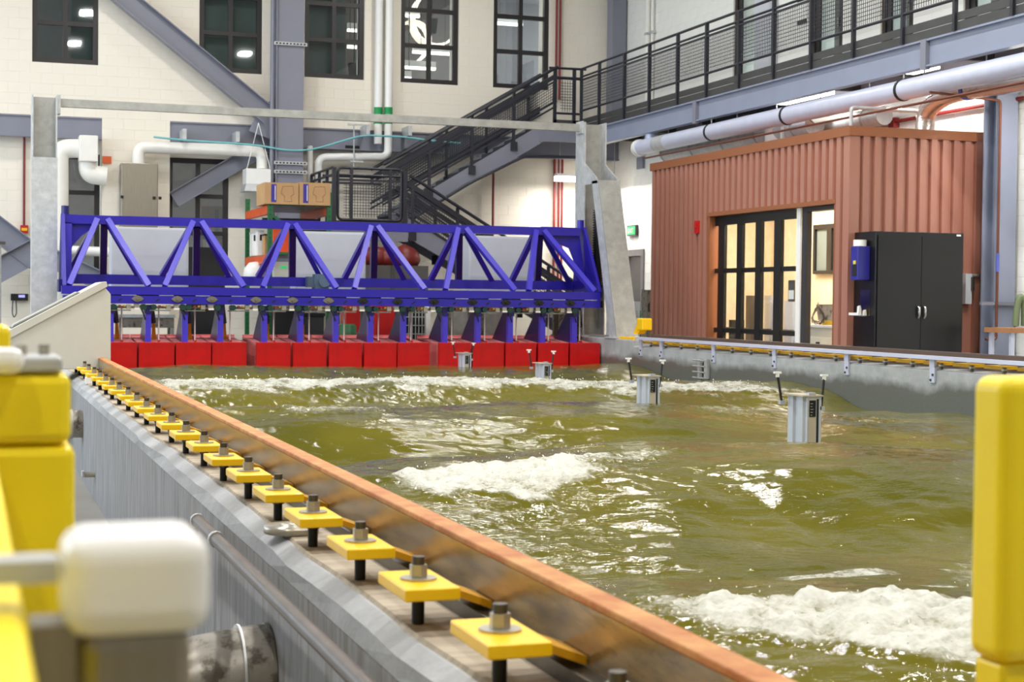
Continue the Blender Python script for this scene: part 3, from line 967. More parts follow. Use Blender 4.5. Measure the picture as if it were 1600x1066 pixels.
def stair_rail(label, x0, zt0, x1, zt1, y, xs, drop=.46, foot=1.28):
    r_ = root('stair_railing', label, 'railing', (x0, y, zt0 - 1.3))
    part('handrail', MB().tube([(x0, y - .06, zt0), (x1, y - .06, zt1)], .036, 8), m_rail, r_)
    part('middle_rail', MB().beam((x0, y, zt0 - .19), (x1, y, zt1 - .19), .07, .10), m_rail, r_)
    part('middle_rail', MB().beam((x0, y, zt0 - .3), (x1, y, zt1 - .3), .04, .04), m_rail, r_)
    part('lower_rail', MB().beam((x0, y, zt0 - .30 - drop), (x1, y, zt1 - .30 - drop), .05, .05), m_rail, r_)
    part('lower_rail', MB().beam((x0, y, zt0 - .42 - drop), (x1, y, zt1 - .42 - drop), .04, .04), m_rail, r_)
    f = lambda x: zt0 + (zt1 - zt0) * (x - x0) / (x1 - x0)
    for x in xs:
        po = part('post', MB().box(x - .03, x + .03, y - .03, y + .03, f(x) - foot, f(x) - .02), m_rail, r_)
        part('foot_plate', MB().box(x - .08, x + .08, y - .05, y - .03, f(x) - foot - .06, f(x) - foot + .14), m_rail, po)
    xs2 = [x0] + list(xs) + [x1]
    for a, b in zip(xs2, xs2[1:]):
        if abs(b - a) < .2: continue
        mb = MB()
        wire_panel(mb, (a + .04, y, f(a) - .3 - drop), (b - .04, y, f(b) - .3 - drop), (a + .04, y, f(a) - .32), (b - .04, y, f(b) - .32))
        part('mesh_panel', mb, m_wire, r_, kind='stuff')
    return r_


flight('stair_flight', 'grey steel stair flight rising right along the back wall to the walkway', 8.75, 3.36, 12.30, 5.50, SY, 35.35, None, None, 13, 0, 0, None)
ux = [at(p, 250, Y=SY).x for p in (671, 737, 802)]
stair_rail('dark mesh railing on the near side of the upper stair flight', 8.584, 4.43, 12.62, 6.79, SY, ux)
ux2 = [at(p, 250, Y=35.35).x for p in (697, 759, 824)]
stair_rail('dark mesh railing on the wall side of the upper stair flight', 8.584, 4.40, 12.62, 6.76, 35.33, ux2)
flight('stair_flight', 'grey steel stair flight descending right in front of the upper flight', 8.84, 3.22, 13.3, .83, 33.0, 34.1, None, None, 16, 0, 0, None)
lx = [at(p, 330, Y=33).x for p in (644.5, 715, 790, 858)]
stair_rail('dark mesh railing on the near side of the lower stair flight', 8.86, 4.12, 13.1, 1.64, 33.0, lx)
lx2 = [at(p, 330, Y=34.08).x for p in (680, 746, 812)]
stair_rail('dark mesh railing on the far side of the lower stair flight', 8.86, 4.12, 13.1, 1.64, 34.08, lx2)

ul = root('upper_landing', 'grey steel landing joining the stair top to the walkway', 'landing', (12.3, SY, 5.0))
part('deck', MB().box(12.28, XR - .02, SY + .05, 35.35, 5.38, 5.43), m_deck, ul)
part('fascia_beam', MB().box(12.22, 13.25, SY - .02, SY + .04, 5.10, 5.40), m_steel, ul)
part('toe_board', MB().box(12.55, 13.2, SY - .03, SY - .02, 5.42, 5.6), m_toe, ul)
lr = root('landing_railing', 'short dark mesh railing at the top landing of the stair', 'railing', (12.9, SY, 5.4))
lx0, lx1 = at(870, 150, Y=SY).x, at(908, 150, Y=SY).x
part('handrail', MB().tube([(lx0 - .2, SY - .03, 6.76), (lx1 + .1, SY - .03, 6.77)], .028, 8), m_rail, lr)
part('middle_rail', MB().tube([(lx0, SY, 6.55), (lx1, SY, 6.55)], .035, 8), m_rail, lr)
part('lower_rail', MB().tube([(lx0, SY, 5.75), (lx1, SY, 5.75)], .026, 8), m_rail, lr)
for px in (867, 897):
    xx = at(px, 150, Y=SY).x
    part('post', MB().box(xx - .035, xx + .035, SY - .03, SY + .03, 5.35, 6.76), m_rail, lr)
mb = MB()
wire_panel(mb, (lx0 + .08, SY, 5.8), (lx1 - .15, SY, 5.8), (lx0 + .08, SY, 6.5), (lx1 - .15, SY, 6.5))
part('mesh_panel', mb, m_wire, lr, kind='stuff')

LX0, LX1, LZ = 7.2, 8.84, 3.13
ll = root('lower_landing', 'grey steel stair landing above the red tarpaulin bundle', 'landing', (8, 33, 2.7))
part('deck', MB().box(LX0, LX1, 33.0, 35.35, LZ - .05, LZ), m_deck, ll)
part('fascia_beam', MB().box(LX0, LX1, 32.97, 33.03, LZ - .42, LZ - .05), m_steel, ll)
part('fascia_beam', MB().box(LX0 - .03, LX0 + .03, 33.0, 35.35, LZ - .42, LZ - .05), m_steel, ll)
for x_, y_ in ((LX0 + .1, 33.1), (LX0 + .1, 35.2)):
    part('leg', MB().box(x_ - .06, x_ + .06, y_ - .06, y_ + .06, 0, LZ - .4), m_steel, ll)
lg = root('landing_railing', 'dark rounded mesh railing around the lower stair landing', 'railing', (8, 33, LZ))
fx0, fx1 = at(528, 300, Y=33).x, at(627, 300, Y=33).x
fz1, fz0 = at(560, 263, Y=33).z, LZ + .02
loop = rounded([(fx0 + .5, 33, fz0), (fx0, 33, fz0), (fx0, 33, fz1), (fx1, 33, fz1), (fx1, 33, fz0), (fx0 + .4, 33, fz0)], .1)
part('frame', MB().tube(loop, .03, 8), m_rail, lg)
zm = at(560, 274, Y=33).z
part('middle_rail', MB().tube([(fx0, 33, zm), (fx1, 33, zm)], .026, 8).box(fx0, fx1, 32.98, 33.02, zm - .13, zm - .08), m_rail, lg)
for px in (549, 610):
    xx = at(px, 300, Y=33).x
    part('post', MB().box(xx - .03, xx + .03, 32.97, 33.03, fz0, fz1), m_rail, lg)
for px in (522, 632):
    xx = at(px, 300, Y=33).x
    part('post', MB().box(xx - .04, xx + .04, 32.95, 33.05, LZ - .05, fz1), m_rail, lg)
mb = MB()
wire_panel(mb, (fx0 + .12, 33, fz0 + .06), (fx1 - .1, 33, fz0 + .06), (fx0 + .12, 33, zm - .15), (fx1 - .1, 33, zm - .15))
part('mesh_panel', mb, m_wire, lg, kind='stuff')
sx_ = LX0 + .02
part('side_rail', MB().tube([(sx_, 33.05, fz1), (sx_, 35.3, fz1)], .028, 8), m_rail, lg)
part('side_rail', MB().tube([(sx_, 33.05, zm), (sx_, 35.3, zm)], .028, 8), m_rail, lg)
for yy in (33.6, 34.4, 35.25):
    part('post', MB().box(sx_ - .03, sx_ + .03, yy - .03, yy + .03, LZ, fz1), m_rail, lg)
part('back_rail', MB().tube([(sx_, 35.3, fz1), (LX1, 35.3, fz1)], .028, 8).tube([(sx_, 35.3, zm), (LX1, 35.3, zm)], .028, 8), m_rail, lg)

# ================================================================== WAVE BASIN WALLS
def basin_wall(name, prof, y0, y1, mat, wob=None, step=.3):
    n = int((y1 - y0) / step)
    vs, fs = [], []
    rnd = random.Random(3)
    off = 0
    for i in range(n + 1):
        y = y0 + (y1 - y0) * i / n
        off = .6 * off + rnd.uniform(-.012, .012)
        for j, (x, z) in enumerate(prof):
            vs.append((x + (off if wob and j in wob else 0), y, z))
    m = len(prof)
    for i in range(n):
        for j in range(m):
            k = (j + 1) % m
            fs.append((i * m + j, i * m + k, (i + 1) * m + k, (i + 1) * m + j))
    fs += [tuple(range(m - 1, -1, -1)), tuple(n * m + j for j in range(m))]
    mb = MB().add(vs, fs)
    return struct(name, mb, mat)


def wet_concrete():
    m = two_tone('wet_concrete', (172, 174, 174), (150, 153, 152), 2.5, .4, .7, .6, bump=.25, bscale=30)
    nt = m.node_tree
    b = nt.nodes['Principled BSDF']
    tc = [n for n in nt.nodes if n.type == 'TEX_COORD'][0]
    sep = nt.nodes.new('ShaderNodeSeparateXYZ')
    nt.links.new(tc.outputs['Object'], sep.inputs[0])
    no = nt.nodes.new('ShaderNodeTexNoise')
    no.inputs['Scale'].default_value = 1.3
    no.inputs['Detail'].default_value = 9
    no.inputs['Roughness'].default_value = .62
    nt.links.new(tc.outputs['Object'], no.inputs['Vector'])
    ma = nt.nodes.new('ShaderNodeMath'); ma.operation = 'MULTIPLY_ADD'
    nt.links.new(no.outputs[0], ma.inputs[0])
    ma.inputs[1].default_value = -.42
    nt.links.new(sep.outputs['Z'], ma.inputs[2])
    mr = nt.nodes.new('ShaderNodeMapRange')
    mr.inputs['From Min'].default_value = .30
    mr.inputs['From Max'].default_value = .42
    nt.links.new(ma.outputs[0], mr.inputs['Value'])
    mx = nt.nodes.new('ShaderNodeMix'); mx.data_type = 'RGBA'
    nt.links.new(mr.outputs[0], mx.inputs[0])
    mx.inputs[6].default_value = srgb(98, 101, 95) + (1,)
    nt.links.new(b.inputs['Base Color'].links[0].from_socket, mx.inputs[7])
    nt.links.new(mx.outputs[2], b.inputs['Base Color'])
    m2 = nt.nodes.new('ShaderNodeMapRange')
    m2.inputs['To Min'].default_value = .3
    m2.inputs['To Max'].default_value = .7
    nt.links.new(mr.outputs[0], m2.inputs['Value'])
    nt.links.new(m2.outputs[0], b.inputs['Roughness'])
    return m


m_wet = wet_concrete()
wbl = basin_wall('wall_basin_left', [(1.368, 0.0), (1.368, .68), (.877, .68), (.877, 0.0)], -3, 28.4, m_concs)
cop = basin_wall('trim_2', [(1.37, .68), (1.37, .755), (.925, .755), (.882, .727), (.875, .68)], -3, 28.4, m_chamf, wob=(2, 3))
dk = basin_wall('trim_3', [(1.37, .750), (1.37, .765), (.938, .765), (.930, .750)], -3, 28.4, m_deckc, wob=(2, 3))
basin_wall('wall_basin_right', [(10.41, 0.0), (11.35, 0.0), (11.35, .765), (10.45, .765), (10.41, .742)], -3, 24.4, m_wet)
struct('wall_basin_corner', MB().box(10.41, 11.35, 24.42, 28.4, 0, .86), m_wet, bevel=.015)
struct('wall_basin_end', MB().box(1.38, 10.4, 28.0, 28.4, 0, .74), m_conc)

# ================================================================== RAILS
lr_ = root('crane_rail', 'rusty topped steel rail along the near left basin wall', 'rail', (1.15, 12, .8))
part('rail_web', MB().box(1.122, 1.179, 1.0, 26.4, .80, .915), m_railside, lr_)
part('rail_head', MB().box(1.120, 1.181, 1.0, 26.4, .915, .932), m_rust, lr_, 'rust orange rail top', bevel=.004)
part('rail_bed', MB().box(1.08, 1.22, 1.0, 26.4, .765, .80), m_boltd, lr_)
rr_ = root('crane_rail', 'dark brown steel rail along the far right basin wall', 'rail', (10.75, 18, .8))
m_rr = M('dark_rail_steel', (98, 84, 76), .5, .3, .12, 2)
part('rail_web', MB().box(10.72, 10.79, 8.0, 24.4, .766, .935), m_rr, rr_)
part('rail_head', MB().box(10.715, 10.795, 8.0, 24.4, .935, .953), m_rr, rr_)

# ---- clamps on the left rail
def make_clamp(label, x, y, zp, sc, group, detail=True):
    r_ = root('rail_clamp', label, 'clamp', (x, y, .766), group)
    t = .028
    hw, hl = .063, .125
    a = MB().box(x - hw, x + hw, y - hl, y + hl, zp - t, zp)
    part('plate', a, m_yel, r_, bevel=.004 if detail else 0)
    part('toe', MB().prism([(x + hw, y - .07, zp - t), (x + .152, y - .07, zp - t - .034), (x + .152, y - .07, zp - t - .016), (x + hw, y - .07, zp - .012)], (0, .14, 0)), m_gold, r_)  # ochre instead of plate yellow: shade on the slope put into the colour
    part('washer', MB().cyl((x, y, zp), (x, y, zp + .005), .042, 18, False), m_bolt, r_)
    nut = part('nut', MB().cyl((x, y, zp + .005), (x, y, zp + .034), .021, 6, False), m_bolt, r_, bevel=.0015)
    part('stud', MB().cyl((x, y, zp + .034), (x, y, zp + .052), .0145, 8 if not detail else 14), m_boltd, r_)
    part('lower_nut', MB().cyl((x, y, zp - t - .018), (x, y, zp - t), .021, 6, False), m_boltd, r_)
    part('lower_stud', MB().cyl((x, y, .766), (x, y, zp - t - .018), .0145, 10), m_blackm, r_)
    return r_


YC0 = 2.315
cl0 = make_clamp('yellow bolted clamp on the rusty rail, nearest one, cut off at the bottom', .968, YC0, .866, 1, 'clamps on the left rail')
for k in range(1, 24):
    y = YC0 + .5835 * k
    copy_tree(cl0, (.968 + random.uniform(-.004, .004), y, .766), 'yellow bolted clamp on the rusty rail, %s counting away from the camera' % ORD[k + 1])
# flange lying under one clamp
fl = root('pipe_flange', 'round steel flange lying on the wall top under a yellow clamp', 'flange', (.965, 4.93, .766))
fx, fy = .955, 4.93
part('disc', MB().lathe((fx, fy, .767), [(.0, .0), (.085, 0), (.085, .024), (.045, .024), (.045, .03), (0, .03)], 28), m_bolt, fl)
fc = root('small_block', 'small grey wrapped block on the wall top beside a distant clamp', 'block', (.88, 9.7, .766))
p = at(143, 595, Z=.79)
part('body', MB().box(p.x - .05, p.x + .05, p.y - .06, p.y + .06, .767, .82), m_white, fc)

# ---- clamps on the right rail
m_yel_shaded = M('shaded_yellow_paint', (206, 158, 20), .45, 0, .12, 9)  # darker clamp yellow, shade below the beam put into the colour


def make_small_clamp(label, x, y, zp):
    r_ = root('rail_clamp', label, 'clamp', (x, y, .766), 'clamps on the right rail')
    part('plate', MB().box(x - .10, x + .10, y - .16, y + .16, zp - .036, zp), m_yel_shaded, r_)
    part('nut', MB().cyl((x, y, zp), (x, y, zp + .035), .024, 6, False), m_bolt, r_)
    part('stud', MB().cyl((x - .11, y - .22, .766), (x - .11, y - .22, .835), .022, 8), m_boltd, r_)
    part('stud_cap', MB().cyl((x - .11, y - .22, .80), (x - .11, y - .22, .82), .036, 8), m_bolt, r_)
    return r_


YR0 = 24.0
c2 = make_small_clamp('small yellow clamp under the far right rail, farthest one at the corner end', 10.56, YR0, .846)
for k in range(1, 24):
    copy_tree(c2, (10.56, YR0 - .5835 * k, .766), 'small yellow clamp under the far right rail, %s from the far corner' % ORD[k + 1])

# ---- aluminium beam on brackets
ab = root('aluminium_beam', 'pale aluminium beam on brackets along the far right basin wall', 'beam', (10.3, 18, .83))
part('bar', MB().box(10.335, 10.425, 9, 24.15, .875, .917), m_aluw, ab)
for y in (24.06, 23.24, 21.36, 19.48, 17.58, 15.7, 13.82, 11.94):
    b = MB().box(10.385, 10.409, y - .05, y + .05, .61, .80).box(10.38, 10.409, y - .05, y + .05, .79, .875)
    br = part('bracket', b, m_aluw, ab)
    part('bolt', MB().cyl((10.372, y + .02, .64), (10.385, y + .02, .64), .014, 8).cyl((10.372, y - .02, .70), (10.385, y - .02, .70), .014, 8), m_boltd, br, kind='stuff')
# hatch frame bolted on the wall
p = at(1099, 577, X=10.38)
hf = root('wall_bracket', 'bolted steel bracket with rods on the far right basin wall above the surf', 'bracket', (10.36, p.y, p.z))
y, z = p.y, p.z
part('side_plate', MB().box(10.34, 10.405, y - .16, y - .10, z - .14, z + .15), m_galv, hf)
part('side_plate', MB().box(10.34, 10.405, y + .06, y + .12, z - .14, z + .15), m_galv, hf)
for k in range(4):
    part('rod', MB().cyl((10.3, y - .2, z - .13 + k * .087), (10.3, y + .2, z - .13 + k * .087), .012, 8), m_galvd, hf)
part('slot', MB().box(10.39, 10.405, y - .09, y + .05, z - .1, z + .1), m_blackm, hf)

# yellow buffer at rail end
p = at(1007, 512, X=10.6)
yb = root('rail_buffer', 'yellow rail end buffer standing at the far corner of the right rail', 'buffer', (10.6, 24.8, .86))
q0, q1, q2 = at(985, 529, X=10.5), at(1016, 503, X=10.5), at(1002, 503, X=10.5)
part('pad', MB().box(10.52, 10.70, 24.30, 24.55, 1.02, 1.22), m_yel, yb, bevel=.02)
part('arm', MB().prism([(10.55, 24.75, .955), (10.55, 24.55, .955), (10.55, 24.38, 1.08), (10.55, 24.52, 1.2)], (.12, 0, 0)), m_yel, yb)
part('base', MB().box(10.44, 10.74, 24.5, 25.1, .862, .9), m_yel, yb)

# ================================================================== GANTRY POSTS
def gantry_post(label, x0, x1, zb, ztop, zcover, pybr, right):
    r_ = root('gantry_post', label, 'post', (x0, 27.0, zb))
    part('flange', MB().box(x0, x0 + .022, 26.8, 27.25, zb, ztop), m_galv, r_)
    part('flange', MB().box(x1 - .022, x1, 26.8, 27.25, zb, ztop), m_galv, r_)
    part('web', MB().box(x0 + .022, x1 - .022, 27.0, 27.02, zb, ztop - .02), m_galvd, r_)
    part('base_plate', MB().box(x0 - .06, x1 + .06, 26.7, 27.35, zb, zb + .03), m_galv, r_)
    zt = zcover
    # leaning strut toward the basin
    yt, yb_ = 26.45, 25.25
    x0s, x1s = x0 + .01, x1 - .01
    part('strut_face', MB().prism([(x0s, yt - .3, zt), (x0s, yt - .27, zt), (x0s, yb_ - .0, zb + .02), (x0s, yb_ - .03, zb + .02)], (x1s - x0s, 0, 0)), m_galvd, r_)
    for xx in (x0s, x1s - .02):
        part('strut_side', MB().prism([(xx, yt - .27, zt), (xx, yt + .02, zt), (xx, yb_ + .32, zb + .02), (xx, yb_, zb + .02)], (.02, 0, 0)), m_galv, r_)
        part('gusset', MB().prism([(xx, 26.8, ztop - .75), (xx, 26.8, zt - .05), (xx, yt - .27, zt - .05), (xx, yt - .2, zt + .05)], (.02, 0, 0)), m_galv, r_)
    part('strut_foot', MB().box(x0 - .05, x1 + .05, yb_ - .1, yb_ + .4, zb, zb + .025), m_galv, r_)
    return r_


gp_l = root('gantry_post', 'tall galvanised gantry post at the left end of the blue truss', 'post', (.95, 27, .78))
zc = at(70, 246, Y=26.8).z
part('flange', MB().box(.955, .977, 26.8, 27.25, .766, 4.70), m_galv, gp_l)
part('flange', MB().box(1.325, 1.347, 26.8, 27.25, .78, 4.70), m_galv, gp_l)
part('web', MB().box(.977, 1.325, 27.0, 27.02, .78, 4.69), m_galvd, gp_l)
part('cover_plate', MB().box(.95, 1.352, 26.76, 26.80, .78, zc), m_galv, gp_l, 'pale galvanised cover plate')
part('base_plate', MB().box(.90, 1.36, 26.7, 27.35, .78, .81), m_galv, gp_l)
part('clamp_bracket', MB().box(1.347, 1.40, 26.85, 27.1, 4.42, 4.72), m_galv, gp_l)
gantry_post('tall galvanised gantry post with a leaning strut at the right end of the truss', 10.44, 10.86, .86, 4.70, at(946, 282, Y=26.2).z, 0, True)
cb_ = root('gantry_crossbar', 'long thin galvanised bar spanning the two gantry posts', 'bar', (5.9, 27, 4.55))
part('bar', MB().box(1.40, 10.438, 26.95, 27.05, 4.545, 4.675), m_galvd, cb_)
part('end_plate', MB().box(10.40, 10.438, 26.85, 27.15, 4.50, 4.72), m_galv, cb_)
bl = root('screw_bellows', 'black ribbed bellows between the right post and its strut', 'bellows', (10.62, 26.65, 1.7))
prof = []
zz = 1.75
while zz < at(936, 330, Y=26.6).z:
    prof += [(.065, zz - 1.7), (.10, zz - 1.7 + .02)]
    zz += .045
part('tube', MB().lathe((10.64, 26.62, 1.7), [(0, .04)] + prof + [(0, prof[-1][1])], 14), m_blackm, bl)

# ================================================================== BLUE TRUSS
tr = root('truss_bridge', 'long blue lattice truss spanning the far end of the basin', 'truss', (5.9, 26.5, 1.4))
part('top_chord', MB().box(1.42, 10.26, 26.5, 26.7, 2.645, 2.785), m_blue, tr)
part('front_chord', MB().box(1.38, 10.46, 26.0, 26.2, 1.52, 1.65), m_blue, tr)
part('rear_chord', MB().box(1.45, 10.40, 27.2, 27.4, 1.69, 1.85), m_blue, tr)
lb = part('lower_beam', MB().box(1.40, 10.44, 25.96, 26.16, 1.375, 1.500), m_blue, tr)
part('web_plate', MB().box(1.5, 10.3, 26.05, 26.12, 1.495, 1.525), m_dblue, tr)
F = [(152, 108), (168, 232), (302, 257), (315, 380), (450, 410), (461, 525), (580, 553), (590, 662), (716, 695), (728, 803), (838, 825), (850, 927)]
for a, b in F:
    p, q = at(a, 345, Y=26.5), at(b, 447, Y=26.08)
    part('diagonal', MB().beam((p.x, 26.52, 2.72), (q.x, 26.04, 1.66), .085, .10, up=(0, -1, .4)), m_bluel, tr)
Rr = [(152, 105), (167, 215), (302, 252), (314, 357), (449, 402), (460, 500), (580, 537), (590, 630), (714, 672), (727, 767), (838, 798), (849, 887)]
for a, b in Rr:
    p, q = at(a, 345, Y=26.6), at(b, 432, Y=27.3)
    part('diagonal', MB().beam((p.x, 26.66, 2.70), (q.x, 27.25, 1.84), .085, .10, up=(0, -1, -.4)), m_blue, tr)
for a in (160, 305, 455, 583, 716, 842):
    p = at(a, 345, Y=26.6)
    q = at(a + (1 if a < 500 else -3 if a > 800 else 0), 430, Y=27.3)
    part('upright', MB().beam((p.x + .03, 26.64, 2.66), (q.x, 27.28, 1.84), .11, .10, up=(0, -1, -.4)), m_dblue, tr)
gl = [(95, 334), (157, 338), (152, 352), (128, 368), (113, 385), (107, 410), (104, 440), (95, 440)]
gp = [at(a, b, Y=26.6) for a, b in gl]
part('gusset', MB().prism(gp, (0, .03, 0)), m_blue, tr)
grr = [(845, 354), (904, 356), (915, 440), (899, 438), (896, 406), (889, 388), (874, 382), (857, 367)]
gp = [at(a, b, Y=26.6) for a, b in grr]
part('gusset', MB().prism(gp, (0, .03, 0)), m_blue, tr)
for x in (1.40, 10.31):
    dx = 0 if x < 5 else .12
    tri = [(x, 26.48, 2.80), (x, 26.72, 2.80), (x + dx, 27.35, 1.66), (x + dx, 26.0, 1.66)]
    part('end_plate', MB().prism(tri, (.05, 0, 0)), m_blue, tr)
part('end_post', MB().box(1.45, 1.56, 26.5, 26.6, 1.65, 2.66), m_bluel, tr)
for x in (1.46, 10.30):
    part('lifting_lug', MB().cyl((x, 26.6, 2.78), (x, 26.6, 2.93), .06, 10), m_blue if x > 5 else m_dblue, tr)
part('guide_shoe', MB().box(1.352, 1.42, 26.3, 26.9, 1.55, 1.75), m_dblue, tr)
gs = MB().box(10.44, 10.56, 26.2, 26.75, 1.55, 1.78).box(10.46, 10.55, 26.1, 26.5, 1.38, 1.5)
part('guide_shoe', gs, m_blackm, tr)
# slots and slashes in the lower beam
PXL = [2.548 + .583 * k for k in range(0, 3)]
PADX = [1.38, 1.964, 2.548, 3.126, 3.701, 4.410, 5.005, 5.598, 6.188, 6.766, 7.48, 8.07, 8.651, 9.241, 9.827]
sl = MB()
for x in PADX:
    sl.prism([(x + .26, 25.955, 1.415), (x + .30, 25.955, 1.415), (x + .345, 25.955, 1.46), (x + .30, 25.955, 1.45)], (0, .008, 0))
part('slot', sl, m_blackm, tr, kind='stuff')
sh = MB()
for x in PADX:
    sh.box(x + .33, x + .56, 25.99, 26.0, 1.506, 1.516)
part('shim', sh, m_alu, tr, kind='stuff')

# platform behind and control cabinets
pf = root('rear_platform', 'dark blue steel platform behind the truss carrying the grey cabinets', 'platform', (6, 28, 1.4))
part('deck', MB().box(1.6, 10.4, 27.45, 28.95, 1.42, 1.49), m_dblue, pf)
for x in (1.7, 10.3):
    part('leg', MB().box(x - .05, x + .05, 28.6, 28.7, 0, 1.42), m_dblue, pf)
for k, (a, b, pt) in enumerate([(174, 295, 354), (462, 572, 361), (733, 835, 368)]):
    p, q = at(a, pt, Y=28.3), at(b, pt, Y=28.3)
    kc = root('control_cabinet', 'light grey control cabinet behind the truss, %s' % ('left of the three', 'middle of the three', 'right of the three')[k],
              'cabinet', (p.x, 28.3, 1.49), 'control cabinets')
    part('body', MB().box(p.x, q.x, 28.3, 28.8, 1.49, p.z), m_grey, kc, bevel=.012)
    part('door', MB().box(p.x + .03, q.x - .03, 28.285, 28.3, 1.52, p.z - .03), m_grey, kc, bevel=.005)

# gear motor on the rear chord
p = at(500, 440, Y=27.1)
gm = root('gear_motor', 'small blue-grey gear motor sitting on the truss chord left of centre', 'motor', (p.x, 27.1, 1.66))
mg = M('motor_grey', (86, 108, 128), .4)
part('housing', MB().cyl((p.x - .02, 26.95, p.z), (p.x + .0, 27.18, p.z), .12, 16), mg, gm)
part('fan_cover', MB().cyl((p.x + .04, 26.9, p.z), (p.x + .04, 26.955, p.z), .10, 16), mg, gm)
part('gearbox', MB().box(p.x - .24, p.x - .10, 26.98, 27.18, p.z - .1, p.z + .08), mg, gm)
fin = MB()
for k in range(6):
    fin.box(p.x - .12, p.x + .13, 26.97 + k * .035, 26.98 + k * .035, p.z - .125, p.z + .125)
part('cooling_fin', fin, mg, gm, kind='stuff')
part('foot', MB().box(p.x - .12, p.x + .1, 26.95, 27.2, 1.655, p.z - .1), mg, gm)

# ================================================================== WAVE PADDLES
def make_paddle(x, w, label):
    r_ = root('wave_paddle', label, 'wave paddle', (x, 25.8, .1), 'wave paddles')
    part('board', MB().box(x, x + w, 25.8, 25.9, .1, .77), m_red, r_, bevel=.006)
    part('side_plate', MB().box(x + .008, x + .03, 25.9, 27.2, .1, .765).box(x + w - .03, x + w - .008, 25.9, 27.2, .1, .765), m_pink, r_)
    part('top_plate', MB().prism([(x + .005, 25.9, .74), (x + .005, 27.2, .83), (x + .005, 27.2, .80), (x + .005, 25.9, .71)], (w - .01, 0, 0)), m_pink, r_)
    part('rear_rim', MB().box(x + .0, x + w + .02, 27.2, 27.24, .5, .862), m_pink, r_)
    part('stiffener', MB().beam((x + .36, 26.2, .775), (x + .42, 27.1, .835), .03, .03), m_red, r_)
    ax = x + .125
    part('arm', MB().box(ax, ax + .09, 26.05, 26.15, .745, 1.33), m_bluel, r_)
    part('arm_web', MB().prism([(ax + .005, 26.15, 1.33), (ax + .005, 26.15, .75), (ax + .005, 27.1, .75), (ax + .005, 26.95, .81), (ax + .005, 26.3, 1.33)], (.04, 0, 0)), m_dblue, r_)
    part('arm_head', MB().box(ax - .015, ax + .105, 26.03, 26.3, 1.22, 1.36), m_dblue, r_)
    part('damper', MB().prism([(ax + .165, 26.65, .78), (ax + .235, 26.65, .78), (ax + .195, 26.5, 1.1), (ax + .155, 26.5, 1.1)], (0, .06, 0)), m_gold, r_, 'ochre damper strut')
    part('damper_body', MB().beam((ax + .175, 26.53, 1.06), (ax + .14, 26.5, 1.32), .06, .06), m_iron, r_)
    part('rod', MB().cyl((ax + .235, 26.3, .745), (ax + .235, 26.3, 1.33), .012, 8), m_white, r_, 'thin white rod')
    return r_


pads = []
for k, x in enumerate(PADX):
    n = len(PADX) - k
    lab = 'red wave paddle on its blue arm, %s from the right end of the row' % ORD[n] if n > 1 else 'red wave paddle on its blue arm, last one at the right end of the row'
    if k == 0: p0 = make_paddle(x, .553, lab)
    else: copy_tree(p0, (x, 25.8 + (.04 if k in (4, 9) else 0), .1), lab)

# drive units under the lower beam
m_rustred = M('rust_red', (120, 44, 34), .5)
m_cover = M('grey_brown_cover', (118, 112, 100), .5)
def make_drive(x, label, mc):
    r_ = root('drive_unit', label, 'drive', (x, 26, 1.3), 'drive units under the truss')
    # round cover in front of the beam
    hx = [(x + .07 * math.cos(a) * s, 25.94, 1.455 + .052 * math.sin(a)) for a, s in [(k * math.pi / 4, 1.35 if k % 4 == 0 else 1) for k in range(8)]]
    part('cover', MB().prism(hx, (0, .018, 0)), mc, r_)
    part('hub', MB().cyl((x, 25.90, 1.455), (x, 25.94, 1.455), .022, 8), mc, r_)
    part('stem', MB().box(x - .045, x + .03, 25.98, 26.1, 1.30, 1.375), m_bolt, r_)
    part('bearing', MB().box(x - .05, x + .035, 25.96, 26.0, 1.285, 1.31), m_white, r_)
    part('gearbox', MB().cyl((x + .10, 25.98, 1.325), (x + .10, 26.2, 1.325), .05, 10), m_tealdark, r_)
    part('gearbox', MB().cyl((x - .36, 25.98, 1.325), (x - .36, 26.2, 1.325), .045, 10), m_tealdark, r_)
    part('coupling', MB().box(x - .29, x - .25, 25.97, 26.05, 1.32, 1.355), m_rustred, r_)
    part('coupling', MB().box(x - .22, x - .19, 25.965, 26.05, 1.33, 1.355), m_gold, r_)
    part('coupling', MB().box(x - .17, x - .10, 25.975, 26.05, 1.29, 1.36), m_bolt, r_)
    part('shaft', MB().cyl((x - .42, 26.06, 1.32), (x + .14, 26.06, 1.32), .018, 8), m_bolt, r_)
    part('tray', MB().box(x - .42, x - .1, 26.0, 26.2, 1.262, 1.28), m_stub, r_)
    part('cable', MB().tube(rounded([(x + .06, 26.0, 1.3), (x + .1, 25.98, 1.2), (x + .13, 26.0, 1.12)], .05), .012, 6), m_cable, r_)
    return r_


for k, px in enumerate([215, 277, 331, 400, 457, 513, 567, 621, 678, 738, 790, 842, 891]):
    x = at(px, 467, Y=25.96).x
    make_drive(x, 'drive unit under the blue truss, %s from the left, %s cover' % (ORD[k + 1], 'grey-brown' if k < 6 else 'black'), m_cover if k < 6 else m_blackm)

